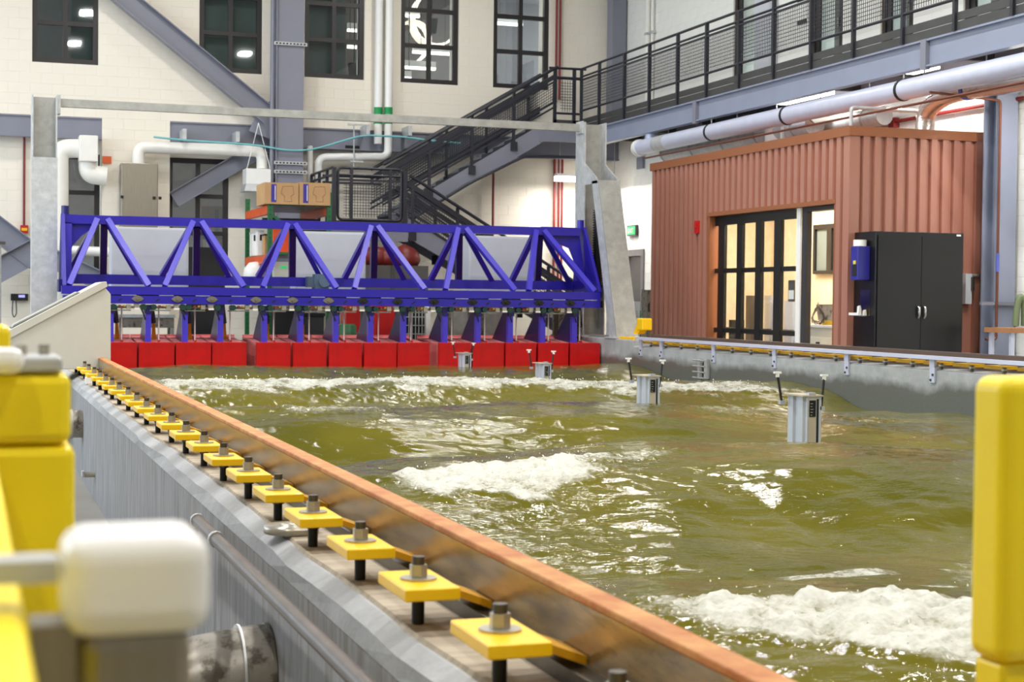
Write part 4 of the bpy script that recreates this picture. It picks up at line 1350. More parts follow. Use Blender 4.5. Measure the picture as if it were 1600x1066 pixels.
# ================================================================== WATER
def vnoise(x, y, seed):
    xi, yi = np.floor(x).astype(np.int64), np.floor(y).astype(np.int64)
    xf, yf = x - xi, y - yi
    u, v = xf * xf * xf * (xf * (xf * 6 - 15) + 10), yf * yf * yf * (yf * (yf * 6 - 15) + 10)
    def h(a, b):
        n = (a * 374761393 + b * 668265263 + seed * 144665) & 0x7fffffff
        n = ((n ^ (n >> 13)) * 1274126177) & 0x7fffffff
        return ((n ^ (n >> 16)) & 0xffff) / 65535.0
    return (h(xi, yi) * (1 - u) + h(xi + 1, yi) * u) * (1 - v) + (h(xi, yi + 1) * (1 - u) + h(xi + 1, yi + 1) * u) * v


def fbm(x, y, seed, o=3):
    s, a, t = 0, 1, 0
    for k in range(o):
        s = s + a * vnoise(x * 2 ** k + 17.3 * k, y * 2 ** k - 9.1 * k, seed + k)
        t += a
        a *= .5
    return s / t


def sst(a, b, x):
    t = np.clip((x - a) / (b - a), 0, 1)
    return t * t * (3 - 2 * t)


ysl = [2.2]
while ysl[-1] < 25.80:
    ysl.append(ysl[-1] + .010 + .0021 * ysl[-1])
ysl = np.array(ysl[:-1] + [25.80])
xsl = np.linspace(1.371, 10.409, 560)
GX, GY = np.meshgrid(xsl, ysl)
wx = (fbm(GX * .5, GY * .5, 5, 2) - .5)
CREST = [  # crest lines: y along x
    ([1.4, 10.4], [-.4, -.8]),
    ([1.4, 2.3, 3.2, 5, 10.4], [4.7, 4.4, 4.0, 3.7, 3.4]),
    ([1.4, 2.6, 3.4, 4.3, 5.6, 8, 10.4], [8.8, 9.1, 9.1, 9.45, 9.1, 8.7, 8.4]),
    ([1.4, 5, 10.4], [14.0, 14.3, 14.3]),
    ([1.4, 4, 6, 10.4], [18.6, 19.2, 19.5, 18.9]),
    ([1.4, 10.4], [24.2, 24.6]),
    ([1.4, 10.4], [29.5, 29.5])]
C = [np.interp(GX, a, b) + wx * (.5 if i > 2 else .3) for i, (a, b) in enumerate(CREST)]
ph = np.zeros_like(GX)
for i in range(len(C) - 1):
    t = (GY - C[i]) / (C[i + 1] - C[i])
    ph = np.where((t >= 0) & (t < 1), i + t, ph)
fr_ = ph - np.floor(ph)
fr_ = fr_ + .07 * np.sin(2 * np.pi * fr_) * -1
prof_ = ((np.cos(2 * np.pi * fr_) + 1) / 2) ** 1.5
amp = .34 * (.75 + .5 * fbm(GX * .35 + 3, GY * .25, 11, 2))
amp *= np.interp(GY, [2, 6, 9, 12, 17, 22, 26], [1.0, 1.0, .95, .85, .85, .75, .6])
amp *= 1 - .55 * sst(6.0, 9.0, GX) * np.exp(-((GY - 14.3) / 1.8) ** 2)
H = .19 + amp * prof_
H += .10 * (fbm(GX * .55, GY * .9, 21, 2) - .5)
H += .035 * (fbm(GX * 1.5, GY * 2.3, 31, 2) - .5)
H += .024 * (fbm(GX * 3.6, GY * 6.0, 41, 2) - .5)
H += .006 * (fbm(GX * 12, GY * 17, 51, 2) - .5)

rag = fbm(GX * 3, GY * 3, 61, 3)
rag2 = fbm(GX * 9, GY * 9, 71, 3)
foam = np.zeros_like(GX)
def band(ci, front, back, x0, x1, strength, rg=.9, xs=.5):
    d = GY - C[ci]
    if isinstance(front, tuple): front = np.interp(GX, front[0], front[1])
    fw = front * (.55 + rg * (rag - .3))
    m = sst(-fw - .25, -fw + .12, d) * (1 - sst(back * .3, back, d))
    return strength * m * sst(x0 - xs, x0 + xs * .6, GX) * (1 - sst(x1 - xs * .6, x1 + xs, GX))
foam = np.maximum(foam, band(4, 1.3, .35, 2.0, 9.9, .86))
foam = np.maximum(foam, band(4, 3.4, .2, 1.8, 6.2, .40, 1.2))
foam = np.maximum(foam, band(2, ([2.2, 2.6, 2.9, 3.3, 3.8, 4.5], [.3, .95, 1.05, .7, .35, .15]), .15, 2.35, 4.3, np.interp(GX, [3.4, 3.8, 4.4], [1.0, .72, .6]), 1.1, .25))
foam = np.maximum(foam, band(1, ([1.9, 2.3, 2.6, 3.0], [.3, .6, 1.5, 1.9]), .2, 2.0, 9.0, 1.0, 1.1, .2))
foam = np.maximum(foam, band(3, .55, .15, 2.6, 3.6, .72, 1.0, .3))
foam = np.maximum(foam, band(3, .5, .1, 6.6, 7.5, .62, 1.0, .4))
foam = np.maximum(foam, band(3, .5, .1, 8.2, 8.9, .5, 1.0, .3))
fband = foam.copy()
streak = fbm(GX * 1.6 + .8 * GY, GY * 5.5, 81, 3)
foam = np.maximum(foam, sst(.60, .72, streak) * .80 * sst(4.6, 5.2, GY) * (1 - sst(6.8, 7.8, GY)))
foam = np.maximum(foam, sst(.66, .8, streak) * .45 * sst(7, 8, GY) * (1 - sst(9.0, 10, GY)))
foam = np.clip(foam * (.72 + .56 * rag2), 0, 1)
H += fband * (.015 + .06 * (rag2 - .45) + .035 * (fbm(GX * 24, GY * 24, 91, 2) - .5))

ny, nx = GX.shape
NV = ny * nx
co = np.stack([GX, GY, H], -1).reshape(-1, 3).astype(np.float32)
idx = np.arange(NV).reshape(ny, nx)
quads = np.stack([idx[:-1, :-1], idx[:-1, 1:], idx[1:, 1:], idx[1:, :-1]], -1).reshape(-1, 4)
me = bpy.data.meshes.new('water')
me.vertices.add(NV)
me.vertices.foreach_set('co', co.ravel())
nq = len(quads)
me.loops.add(nq * 4)
me.loops.foreach_set('vertex_index', quads.ravel().astype(np.int32))
me.polygons.add(nq)
me.polygons.foreach_set('loop_start', np.arange(0, nq * 4, 4, dtype=np.int32))
me.polygons.foreach_set('use_smooth', np.ones(nq, dtype=bool))
at_ = me.attributes.new('foam', 'FLOAT', 'POINT')
at_.data.foreach_set('value', foam.ravel().astype(np.float32))
me.update()
me.validate()


def water_mat():
    m = bpy.data.materials.new('murky_water')
    m.use_nodes = True
    nt = m.node_tree
    b = nt.nodes['Principled BSDF']
    L = nt.links.new
    tc = nt.nodes.new('ShaderNodeTexCoord')
    a = nt.nodes.new('ShaderNodeAttribute')
    a.attribute_name = 'foam'
    n1 = nt.nodes.new('ShaderNodeTexNoise')
    n1.inputs['Scale'].default_value = 18
    n1.inputs['Detail'].default_value = 8
    n1.inputs['Roughness'].default_value = .7
    L(tc.outputs['Object'], n1.inputs['Vector'])
    ma = nt.nodes.new('ShaderNodeMath'); ma.operation = 'MULTIPLY_ADD'
    n4 = nt.nodes.new('ShaderNodeTexNoise')
    n4.inputs['Scale'].default_value = 55
    n4.inputs['Detail'].default_value = 4
    L(tc.outputs['Object'], n4.inputs['Vector'])
    av = nt.nodes.new('ShaderNodeMix')
    av.data_type = 'FLOAT'
    av.inputs[0].default_value = .4
    L(n1.outputs[0], av.inputs[2])
    L(n4.outputs[0], av.inputs[3])
    L(av.outputs[0], ma.inputs[0])
    ma.inputs[1].default_value = 1.15
    L(a.outputs['Fac'], ma.inputs[2])
    mr = nt.nodes.new('ShaderNodeMapRange')
    mr.interpolation_type = 'SMOOTHSTEP'
    mr.inputs['From Min'].default_value = 1.06
    mr.inputs['From Max'].default_value = 1.74
    L(ma.outputs[0], mr.inputs['Value'])
    n2 = nt.nodes.new('ShaderNodeTexNoise')
    n2.inputs['Scale'].default_value = .8
    L(tc.outputs['Object'], n2.inputs['Vector'])
    ra = nt.nodes.new('ShaderNodeValToRGB')
    ra.color_ramp.elements[0].position = .35
    ra.color_ramp.elements[1].position = .65
    ra.color_ramp.elements[0].color = srgb(82, 80, 22) + (1,)
    ra.color_ramp.elements[1].color = srgb(102, 96, 30) + (1,)
    L(n2.outputs[0], ra.inputs[0])
    mx = nt.nodes.new('ShaderNodeMix'); mx.data_type = 'RGBA'
    L(mr.outputs[0], mx.inputs[0])
    L(ra.outputs[0], mx.inputs[6])
    mx.inputs[7].default_value = srgb(203, 204, 195) + (1,)
    L(mx.outputs[2], b.inputs['Base Color'])
    rr = nt.nodes.new('ShaderNodeMapRange')
    rr.inputs['To Min'].default_value = .025
    rr.inputs['To Max'].default_value = .6
    L(mr.outputs[0], rr.inputs['Value'])
    L(rr.outputs[0], b.inputs['Roughness'])
    b.inputs['IOR'].default_value = 1.33
    b.inputs['Specular IOR Level'].default_value = .4
    mp = nt.nodes.new('ShaderNodeMapping')
    mp.inputs['Scale'].default_value = (1, 1.6, 1)
    L(tc.outputs['Object'], mp.inputs[0])
    n3 = nt.nodes.new('ShaderNodeTexNoise')
    n3.inputs['Scale'].default_value = 9
    n3.inputs['Detail'].default_value = 5
    n3.inputs['Roughness'].default_value = .55
    L(mp.outputs[0], n3.inputs['Vector'])
    n5 = nt.nodes.new('ShaderNodeTexNoise')
    n5.inputs['Scale'].default_value = 48
    n5.inputs['Detail'].default_value = 3
    L(mp.outputs[0], n5.inputs['Vector'])
    bf = nt.nodes.new('ShaderNodeBump')
    bf.inputs['Strength'].default_value = .14
    bf.inputs['Distance'].default_value = .006
    L(n5.outputs[0], bf.inputs['Height'])
    bp = nt.nodes.new('ShaderNodeBump')
    L(bf.outputs[0], bp.inputs['Normal'])
    bp.inputs['Strength'].default_value = .26
    bp.inputs['Distance'].default_value = .03
    L(n3.outputs[0], bp.inputs['Height'])
    L(bp.outputs[0], b.inputs['Normal'])
    return m


m_water = water_mat()
me.materials.append(m_water)
wat = bpy.data.objects.new('water', me)
COL.objects.link(wat)
wat['kind'] = 'stuff'
wat['label'] = 'murky olive green water with breaking white foam crests filling the basin'
wat['category'] = 'water'

# spray thrown up along the crests
fi = np.argwhere(fband > .72)
rs = np.random.RandomState(4)
pick = fi[rs.choice(len(fi), min(1300, len(fi)), replace=False)]
sp = MB()
for (j, i) in pick:
    yv = ysl[j]
    s = rs.uniform(.0012, .0035) * (.6 + yv * .09)
    c = Vector((xsl[i] + rs.normal(0, .04), yv + rs.normal(0, .06), H[j, i] + abs(rs.normal(0, .035)) + .005))
    sp.add([c + Vector(v) * s for v in ((1, 0, 0), (0, 1, 0), (-1, 0, 0), (0, -1, 0), (0, 0, 1.3), (0, 0, -1.3))],
           [(0, 1, 4), (1, 2, 4), (2, 3, 4), (3, 0, 4), (1, 0, 5), (2, 1, 5), (3, 2, 5), (0, 3, 5)], True)
solo('water_spray', 'fine white spray droplets flying off the foam crests', 'spray', sp, M('spray_white', (240, 242, 240), .3), kind='stuff')


def water_z(x, y):
    j = int(np.searchsorted(ysl, y)); i = int(np.searchsorted(xsl, x))
    return float(H[min(j, ny - 1), min(i, nx - 1)])


# ---- fluted aluminium gauge pods standing in the water
m_pod = M('pod_aluminium', (205, 212, 226), .32, .45, .05, 6)
m_podb = M('pod_beige', (188, 178, 158), .4, .2)
def make_pod(px_l, px_m, px_r, py_top, yf, label):
    xa, xb = at(px_m, 600, Y=yf).x, at(px_r, 600, Y=yf).x
    w = xb - xa
    ln = .32
    zt = at(px_m, py_top, Y=yf).z
    zb = .0
    r_ = root('gauge_pod', label, 'gauge', (xa, yf, zb), 'aluminium gauge pods')
    # fluted side: profile in plan, extruded up
    pts = [(xa, yf), (xb, yf), (xb, yf + ln), (xa, yf + ln)]
    n = 2
    for k in range(n):
        y1 = yf + ln - (k + .3) * ln / n
        y2 = yf + ln - (k + .75) * ln / n
        pts += [(xa, y1 + .01), (xa - .02, y1), (xa - .02, y2), (xa, y2 - .01)]
    part('body', MB().prism([(a, b, zb) for a, b in pts], (0, 0, zt - zb)), m_pod, r_)
    part('face', MB().box(xa + .01, xa + w * .58, yf - .006, yf, zb, zt - .02), m_podb, r_, 'beige front face')
    part('groove', MB().box(xa + w * .66, xa + w * .80, yf - .004, yf, zb, zt - .02), m_blackm, r_)
    pn = part('panel', MB().box(xa + .015, xa + w * .56, yf - .012, yf - .006, zt - .16, zt - .03), m_black, r_, 'black instrument panel')
    tk = MB()
    for k in range(5):
        tk.box(xa + .022, xa + w * (.3 + .04 * (k % 3)), yf - .014, yf - .012, zt - .15 + k * .023, zt - .146 + k * .023)
    part('mark', tk, m_alu, pn, kind='stuff')
    part('top_plate', MB().box(xa - .05, xb + .01, yf - .015, yf + ln + .01, zt, zt + .012), m_podb, r_)
    part('cap', MB().box(xa + .01, xa + w * .55, yf - .01, yf + .05, zt + .012, zt + .03), m_alu, r_)
    for (x0, y0, z0, x1, y1, z1) in ((xa - .06, yf + ln, zt - .05, xa - .09, yf + ln + .02, zt + .17), (xb + .01, yf + .02, zt - .08, xb + .05, yf + .05, zt + .16)):
        rd = part('rod', MB().tube([(x0, y0, z0), (x1, y1, z1)], .011, 8), m_blackm, r_)
        part('tip', MB().box(x1 - .03, x1 + .03, y1 - .015, y1 + .015, z1, z1 + .016).cyl((x1, y1, z1 - .03), (x1, y1, z1), .016, 8), m_white, rd)
        part('sensor', MB().box(x0 - .02, x0 + .02, y0 - .02, y0 + .02, z0 - .03, z0), m_alu, rd)
    return r_


make_pod(1237, 1262, 1284, 620, 11.35, 'fluted aluminium gauge pod in the water, nearest and largest, with two thin rods')
make_pod(997, 1014, 1031, 589, 15.3, 'fluted aluminium gauge pod in the water, second nearest of the four')
make_pod(835, 849, 861, 569, 20.2, 'fluted aluminium gauge pod in the water, third from the camera, before the red paddles')
make_pod(714, 725, 736, 553, 24.6, 'smallest fluted aluminium gauge pod, farthest away, close in front of the red paddles')

# ================================================================== CONSOLE
cy = 15.0
def cpt(px, py): return at(px, py, Y=cy)
ck = root('control_console', 'pale grey sloped control console standing over the left basin wall', 'console', (.8, cy, 0))
poly = [cpt(-2, 577), cpt(-2, 536), cpt(164, 449), cpt(173, 460), cpt(173, 577)]
part('body', MB().prism(poly, (0, .7, 0)), m_console, ck, bevel=.006)
lid = [cpt(-5, 540), cpt(-5, 526), cpt(158, 441), cpt(166, 440), cpt(168, 448)]
part('lid', MB().prism([p + Vector((0, -.02, 0)) for p in lid], (0, .74, 0)), m_console, ck, bevel=.004)
tb1 = [cpt(18, 514), cpt(22, 508), cpt(123, 456), cpt(125, 459)]
part('display_panel', MB().prism([p + Vector((0, .08, 0)) for p in tb1], (0, .5, 0)), m_galvd, ck)
tb2 = [cpt(16, 518), cpt(18, 513), cpt(126, 457), cpt(127, 460)]
part('panel_gasket', MB().prism([p + Vector((0, .06, 0)) for p in tb2], (0, .54, 0)), m_blackm, ck)
part('pedestal', MB().box(.28, .70, cy + .1, cy + .6, 0, poly[0].z + .02), m_console, ck)

# ================================================================== PIPES ON THE LEFT WALL
a = at(302, 800, X=.79)
hp = root('wall_pipe', 'dark steel pipe running along the outer side of the left basin wall', 'pipe', (.79, 3, .68))
pz = .685
part('tube', MB().tube(rounded([(.79, .6, pz), (.79, a.y, pz), (.79, a.y + .02, .4)], .09, 8), .0225, 12), m_iron, hp)
yy = at(338, 832, X=.79).y
part('coupling', MB().tube([(.79, yy - .012, pz), (.79, yy + .012, pz)], .028, 12), m_galv, hp)
part('elbow_collar', MB().tube([(.79, a.y - .13, pz), (.79, a.y - .11, pz)], .027, 12), m_galv, hp)
k_ = .874 / .62
ps = root('pipe_elbow', 'large scuffed steel pipe elbow coming out of the left basin wall, lower left', 'pipe', (.8, 3.45 * k_, .3))
py_, pz_, pr_ = 3.45 * k_, 1.5 - .825 * k_, .113 * k_
path = rounded([(.876, py_, pz_), (.60 * k_, py_, pz_), (.43 * k_, py_, pz_ - .03), (.40 * k_, py_ - .02, .12)], .28, 10)
part('elbow', MB().tube(path, pr_, 32), m_stub, ps)
part('rim', MB().tube([(.874, py_, pz_), (.862, py_, pz_)], pr_ + .004, 32), m_stub, ps)
part('weld', MB().tube([(.552 * k_, py_, pz_), (.557 * k_, py_, pz_)], pr_ + .004, 32), m_galv, ps, 'bright weld bead')
part('floor_flange', MB().cyl((.40 * k_, py_ - .02, .0), (.40 * k_, py_ - .02, .12), pr_ + .03, 24), m_stub, ps)
lettering('stencil_text', 'SCH', .045, m_blackm, ps, Vector((.59 * k_, py_ - pr_ - .002, pz_ + .01)) - WL[ps.name], (math.radians(90), math.radians(180), 0), 'dark upside-down stencil letters')
p2_ = root('pipe_stub', 'grey pipe stub on the outer side of the left basin wall, beyond the yellow post', 'pipe', (.8, 13.4, .4))
part('tube', MB().tube([(.876, 13.4, .456), (.76, 13.4, .456)], .112, 20), m_stub, p2_)
part('collar', MB().tube([(.80, 13.4, .456), (.775, 13.4, .456)], .120, 20), m_galvd, p2_)
vp = at(140, 742, X=.84)
vv = root('wall_valve', 'small steel valve on the outer side of the left basin wall', 'valve', vp)
part('body', MB().cyl((.876, vp.y, vp.z), (.79, vp.y, vp.z), .02, 10), m_bolt, vv)
part('handle', MB().box(.785, .80, vp.y - .05, vp.y + .05, vp.z - .01, vp.z + .03), m_galv, vv)

# ================================================================== NEAR YELLOW GATE
yg = root('yellow_guard', 'yellow guard post with a level top bar at the lower left corner', 'guard', (0, 2.0, 0))
part('post', MB().box(-.2, .123, 2.0, 2.13, 0, 1.318), m_yelp, yg, bevel=.012)
part('cap_block', MB().box(-.2, .118, 2.0, 2.13, 1.320, 1.405), m_yelp, yg, bevel=.012)
part('top_bar', MB().box(-.13, .033, .25, 1.995, 1.17, 1.310), m_yelp, yg, bevel=.008)
pl = part('cap_plate', MB().box(-.1, .108, 2.0, 2.14, 1.407, 1.425), m_galv, yg, bevel=.004)
for x, y in ((.062, 2.07), (.09, 2.09)):
    part('bolt', MB().cyl((x, y, 1.425), (x, y, 1.438), .007, 8), m_bolt, pl)
wk_ = root('white_bumper', 'white rounded bumper on the yellow guard at the left edge', 'bumper', (0, 2.0, 1.41))
part('pad', MB().box(-.1, .063, 1.97, 2.05, 1.406, 1.436), m_white, wk_, bevel=.012)
y2 = root('yellow_post', 'second yellow post top behind the white bumper at the left edge', 'post', (0, 2.6, 0))
a = at(17, 508, Y=2.6)
part('tube', MB().box(a.x - .12, a.x, 2.6, 2.7, 0, a.z), m_yelp, y2, bevel=.012)
cp = root('capped_post', 'stainless post with a white plastic cap in the near left foreground', 'post', (.097, 1.0, 0))
part('tube', MB().box(.064, .131, .985, 1.045, 0, 1.296), m_stain, cp, bevel=.01)
cpo = part('cap', MB().box(.054, .141, .975, 1.055, 1.294, 1.356), m_white, cp, 'white rounded plastic cap')
add_bevel(cpo, .016, 4)
part('side_arm', MB().box(-.2, .052, 1.0, 1.03, 1.326, 1.340), m_galv, cp)
part('hinge', MB().box(.036, .062, 1.0, 1.04, 1.06, 1.30), m_stain, cp)

yr = root('yellow_post', 'yellow round-cornered post at the right edge of the view', 'post', (1.35, 1.75, .78))
x0 = at(1569, 800, Y=1.75).x
zt, zb_ = at(1572, 590, Y=1.75).z, at(1572, 1042, Y=1.75).z
yrp = part('pad', MB().box(x0, x0 + .13, 1.75, 1.83, zb_, zt), m_yelp, yr)
add_bevel(yrp, .02, 5)
part('post', MB().box(x0 + .008, x0 + .09, 1.76, 1.82, .785, zb_), m_yelp, yr, bevel=.006)
part('foot', MB().box(x0 - .05, x0 + .09, 1.72, 1.86, .766, .785), m_yelp, yr)

# ================================================================== BACK WALL PIPES AND FITTINGS
def P(px, py, y): return at(px, py, Y=y)
def pipe(name, label, pts, r, mat, rad=.2, cat='pipe', n=10, group=None):
    return solo(name, label, cat, MB().tube(rounded(pts, rad), r, n), mat, group)


# white duct on the left
dl = root('white_duct', 'white insulated duct bending beside the left gantry post', 'duct', P(92, 300, 35.1))
part('riser', MB().tube(rounded([P(92, 470, 35.1), P(92, 232, 35.1), P(128, 232, 35.1)], .25, 8), .2, 16), m_duct, dl)
q0, q1 = P(124, 211, 34.9), P(153, 253, 34.9)
part('box', MB().box(q0.x, q1.x, 34.85, 35.35, q1.z, q0.z), m_duct, dl, bevel=.02)
part('outlet_elbow', MB().tube(rounded([P(138, 250, 35.15), P(138, 272, 35.15), P(166, 276, 35.15)], .3, 8), .2, 16), m_duct, dl)
pipe('white_pipe', 'white horizontal pipe low behind the left end of the blue truss', [P(104, 391, 34.8), P(196, 395, 34.8)], .1, m_white, n=12)

# stainless cabinet + pipe to the hood
q0, q1 = P(190, 254, 34.9), P(247, 254, 34.9)
zb = P(190, 360, 34.9).z
sc_ = root('steel_cabinet', 'brushed stainless cabinet on the wall between the two lower windows', 'cabinet', (q0.x, 34.9, zb))
part('body', MB().box(q0.x, q1.x, 34.9, 35.38, zb, q0.z), m_stain, sc_, bevel=.01)
part('door', MB().box(q0.x + .03, q1.x - .03, 34.88, 34.9, zb + .04, q0.z - .04), m_stain, sc_)
for xx in (q0.x + .01, q1.x - .08, q1.x + .04):
    part('latch', MB().box(xx - .03, xx + .03, 34.84, 34.88, P(190, 308, 34.9).z - .03, P(190, 308, 34.9).z + .03), m_blackm, sc_)
q0, q1 = P(160, 244, 35.38), P(174, 256, 35.38)
solo('orange_sign', 'small plain orange sign on the wall left of the stainless cabinet', 'sign', MB().box(q0.x, q1.x, 35.36, 35.385, q1.z, q0.z), m_orsign)
pt = [P(216, 256, 35.1), P(216, 230, 35.1), P(410, 236, 35.1), P(410, 264, 35.1)]
pipe('white_pipe', 'long white pipe from the stainless cabinet across to the white hood', pt, .13, m_duct, .25, n=14)
q0, q1 = P(385, 263, 34.8), P(423, 288, 34.8)
hd = root('white_hood', 'white box hood with tapered base hanging left of the steel column', 'hood', (q0.x, 34.8, q1.z))
part('box', MB().box(q0.x, q1.x, 34.8, 35.3, q1.z, q0.z), m_white, hd)
vs = [(q0.x, 34.8, q1.z), (q1.x, 34.8, q1.z), (q1.x, 35.3, q1.z), (q0.x, 35.3, q1.z)]
zl = P(400, 299, 34.8).z
vs += [(q0.x - .05, 34.75, zl), (q1.x + .03, 34.75, zl), (q1.x + .03, 35.35, zl), (q0.x - .05, 35.35, zl)]
part('skirt', MB().add(vs, [(0, 1, 5, 4), (1, 2, 6, 5), (2, 3, 7, 6), (3, 0, 4, 7), (4, 5, 6, 7)]), m_galv, hd)
for a, b in ((404, 386), (404, 422)):
    part('hanger_wire', MB().cyl(P(a, 192, 34.9), P(b, 263, 34.82), .008, 6), m_white, hd)
# pale blue hose along the beam
hz = [(240, 214), (284, 219), (330, 222), (366, 224), (410, 228), (450, 236), (490, 234), (530, 222), (567, 211), (632, 214), (665, 219), (720, 224)]
hs = root('blue_hose', 'pale blue hose looping along the grey wall beam', 'hose', P(450, 228, 35.25))
part('hose', MB().tube(rounded([P(a, b, 34.82) for a, b in hz], .5, 4), .022, 8), m_hose, hs)
for a, b in ((284, 212), (366, 216), (567, 205), (632, 207)):
    p = P(a, b, 35.3)
    part('clip', MB().box(p.x - .04, p.x + .04, 34.80, 35.4, p.z - .12, p.z + .1), m_galv, hs)
# white vertical pipes
for k, (a, lab) in enumerate(((591.5, 'left of the two tall white pipes with green bands on the back wall'), (607.5, 'right of the two tall white pipes, bending left under the beam'))):
    r_ = root('white_pipe', lab, 'pipe', P(a, 200, 35.2), 'tall white pipes')
    t = P(a, 100, 35.2)
    if k == 0: pp = [(t.x, 35.2, 10.9), (t.x, 35.2, P(a, 225, 35.2).z)]
    else: pp = rounded([(t.x, 35.2, 10.9), (t.x, 35.2, P(a, 245, 35.2).z), (P(498, 244, 35.2).x, 35.2, P(498, 246, 35.2).z), (P(498, 244, 35.2).x, 35.2, P(498, 290, 35.2).z)], .18, 7)
    part('tube', MB().tube(pp, .088, 14), m_white, r_)
    part('band', MB().cyl((t.x, 35.2, P(a, 179, 35.2).z), (t.x, 35.2, P(a, 168, 35.2).z), .094, 14).cyl((t.x, 35.2, P(a, 194, 35.2).z), (t.x, 35.2, P(a, 186, 35.2).z), .094, 14), m_grnband, r_, 'green band')
pipe('white_pipe', 'short white pipe standing right of the steel column', [P(484, 228, 35.3), P(484, 285, 35.3)], .07, m_white)
q0, q1 = P(480, 222, 35.5), P(590, 237, 35.5)
gd_ = root('grey_duct', 'flat grey duct under the wall beam above the white bent pipe', 'duct', (q0.x, 35.5, q1.z))
part('body', MB().box(q0.x, q1.x, 35.45, 35.75, q1.z, q0.z), m_steel, gd_, bevel=.05)
part('vent', MB().box(P(540, 230, 35.4).x, P(562, 230, 35.4).x, 35.43, 35.45, P(540, 233, 35.4).z, P(540, 227, 35.4).z), m_blackm, gd_)
# threaded hanger rod
t0, t1 = P(553, 195, 35.1), P(553, 262, 35.1)
solo('hanger_rod', 'thin steel hanger rod in front of the wall beam above the lower landing', 'rod', MB().cyl(t0, t1, .015, 6).box(t1.x - .15, t1.x + .25, 35.05, 35.1, t0.z - .02, t0.z + .02).box(t1.x - .1, t1.x + .2, 35.05, 35.1, P(553, 251, 35.1).z - .04, P(553, 251, 35.1).z), m_galv)

# red pipes
for k, (a, lab) in enumerate(((869, 'left'), (874.5, 'right'))):
    p = P(a, 100, 35.3)
    solo('red_pipe', '%s of the two thin red pipes rising above the stair top on the back wall' % lab, 'pipe', MB().cyl((p.x, 35.3, 6.2), (p.x, 35.3, 10.9), .03, 8), m_redpipe, 'red pipes')
for a, t, lab in ((868, 236, 'left of three'), (875, 236, 'middle of three'), (880, 240, 'right of three')):
    p = P(a, t, 35.6)
    solo('red_pipe', '%s thin red pipes on the wall below the top stair landing' % lab, 'pipe', MB().cyl((p.x, 35.65, 1.0), (p.x, 35.65, p.z), .03, 8), m_redpipe, 'red pipes')
p = P(772, 268, 35.6)
solo('red_pipe', 'single thin red pipe on the wall beneath the upper stair flight', 'pipe', MB().cyl((p.x, 35.65, .0), (p.x, 35.65, p.z), .03, 8), m_redpipe)
p, q = P(38, 208, 35.7), P(38, 352, 35.7)
solo('red_pipe', 'thin red pipe down to the alarm on the wall at the left edge', 'pipe', MB().cyl((p.x, 35.72, p.z), (p.x, 35.72, q.z), .025, 8), m_redpipe)
solo('red_junction', 'small red junction box above the thin red pipe at the left', 'box', MB().box(p.x - .07, p.x + .07, 35.65, 35.78, p.z - .07, p.z + .07), m_reds)
pa, pb = P(-10, 207, 35.7), P(158, 214, 35.7)
solo('red_pipe', 'horizontal thin red pipe under the wall beam at the left', 'pipe', MB().cyl((pa.x, 35.75, p.z), (pb.x, 35.75, p.z), .02, 8), m_redpipe)
ar = root('fire_alarm', 'red and yellow fire alarm box at the foot of the red pipe, left edge', 'alarm', (q.x, 35.7, q.z - .1))
part('case', MB().box(q.x - .08, q.x + .08, 35.66, 35.785, q.z - .17, q.z + .0), m_reds, ar)
part('plate', MB().box(q.x - .06, q.x + .06, 35.65, 35.66, q.z - .12, q.z - .06), m_yel, ar, 'yellow front plate')
# wall phone
q0, q1 = P(17, 459, 35.6), P(44, 470, 35.6)
wp = root('wall_display', 'black wall phone with a glowing blue display at the left edge', 'phone', (q0.x, 35.6, q1.z))
part('case', MB().box(q0.x, q1.x, 35.62, 35.785, q1.z, q0.z), m_blackm, wp)
part('display', MB().box(P(29, 460, 35.6).x, P(39, 460, 35.6).x, 35.61, 35.62, P(29, 465, 35.6).z, P(29, 461, 35.6).z), m_screen, wp, 'glowing blue display')
part('cord', MB().tube(rounded([P(20, 470, 35.6), P(19, 490, 35.6), P(22, 497, 35.6), P(26, 490, 35.6), P(25, 470, 35.6)], .1), .012, 6), m_cable, wp)
gp_ = root('grey_post', 'grey metal post at the left edge of the view', 'post', P(2, 400, 30))
p = P(4, 382, 30)
part('shaft', MB().box(p.x - .2, p.x - .02, 30, 30.2, 0, p.z), m_galvd, gp_)
part('cap', MB().box(p.x - .24, p.x + .05, 29.95, 30.25, p.z, p.z + .05), m_iron, gp_)

# light fittings below the landing and walkway
def batten(label, a, b, power, top=None):
    a, b = Vector(a), Vector(b)
    r_ = root('batten_light', label, 'light', a, 'batten lights')
    up = Vector((0, 0, .06))
    part('body', MB().beam(a + up * 1.4, b + up * 1.4, .2, .06), m_white, r_)
    part('diffuser', MB().beam(a, b, .2, .11), m_lamp, r_)
    for t in (.1, .9):
        c = a.lerp(b, t)
        part('hanger', MB().cyl(c + Vector((0, 0, .09)), Vector((c.x, c.y, top or c.z + .36)), .008, 6), m_galv, r_)
    m = (a + b) / 2
    along_x = abs(b.x - a.x) > abs(b.y - a.y)
    L_ = (b - a).length
    area_light('batten_lamp', (m.x, m.y, m.z - .08), L_ if along_x else .15, .15 if along_x else L_, power, (1, .95, .9))


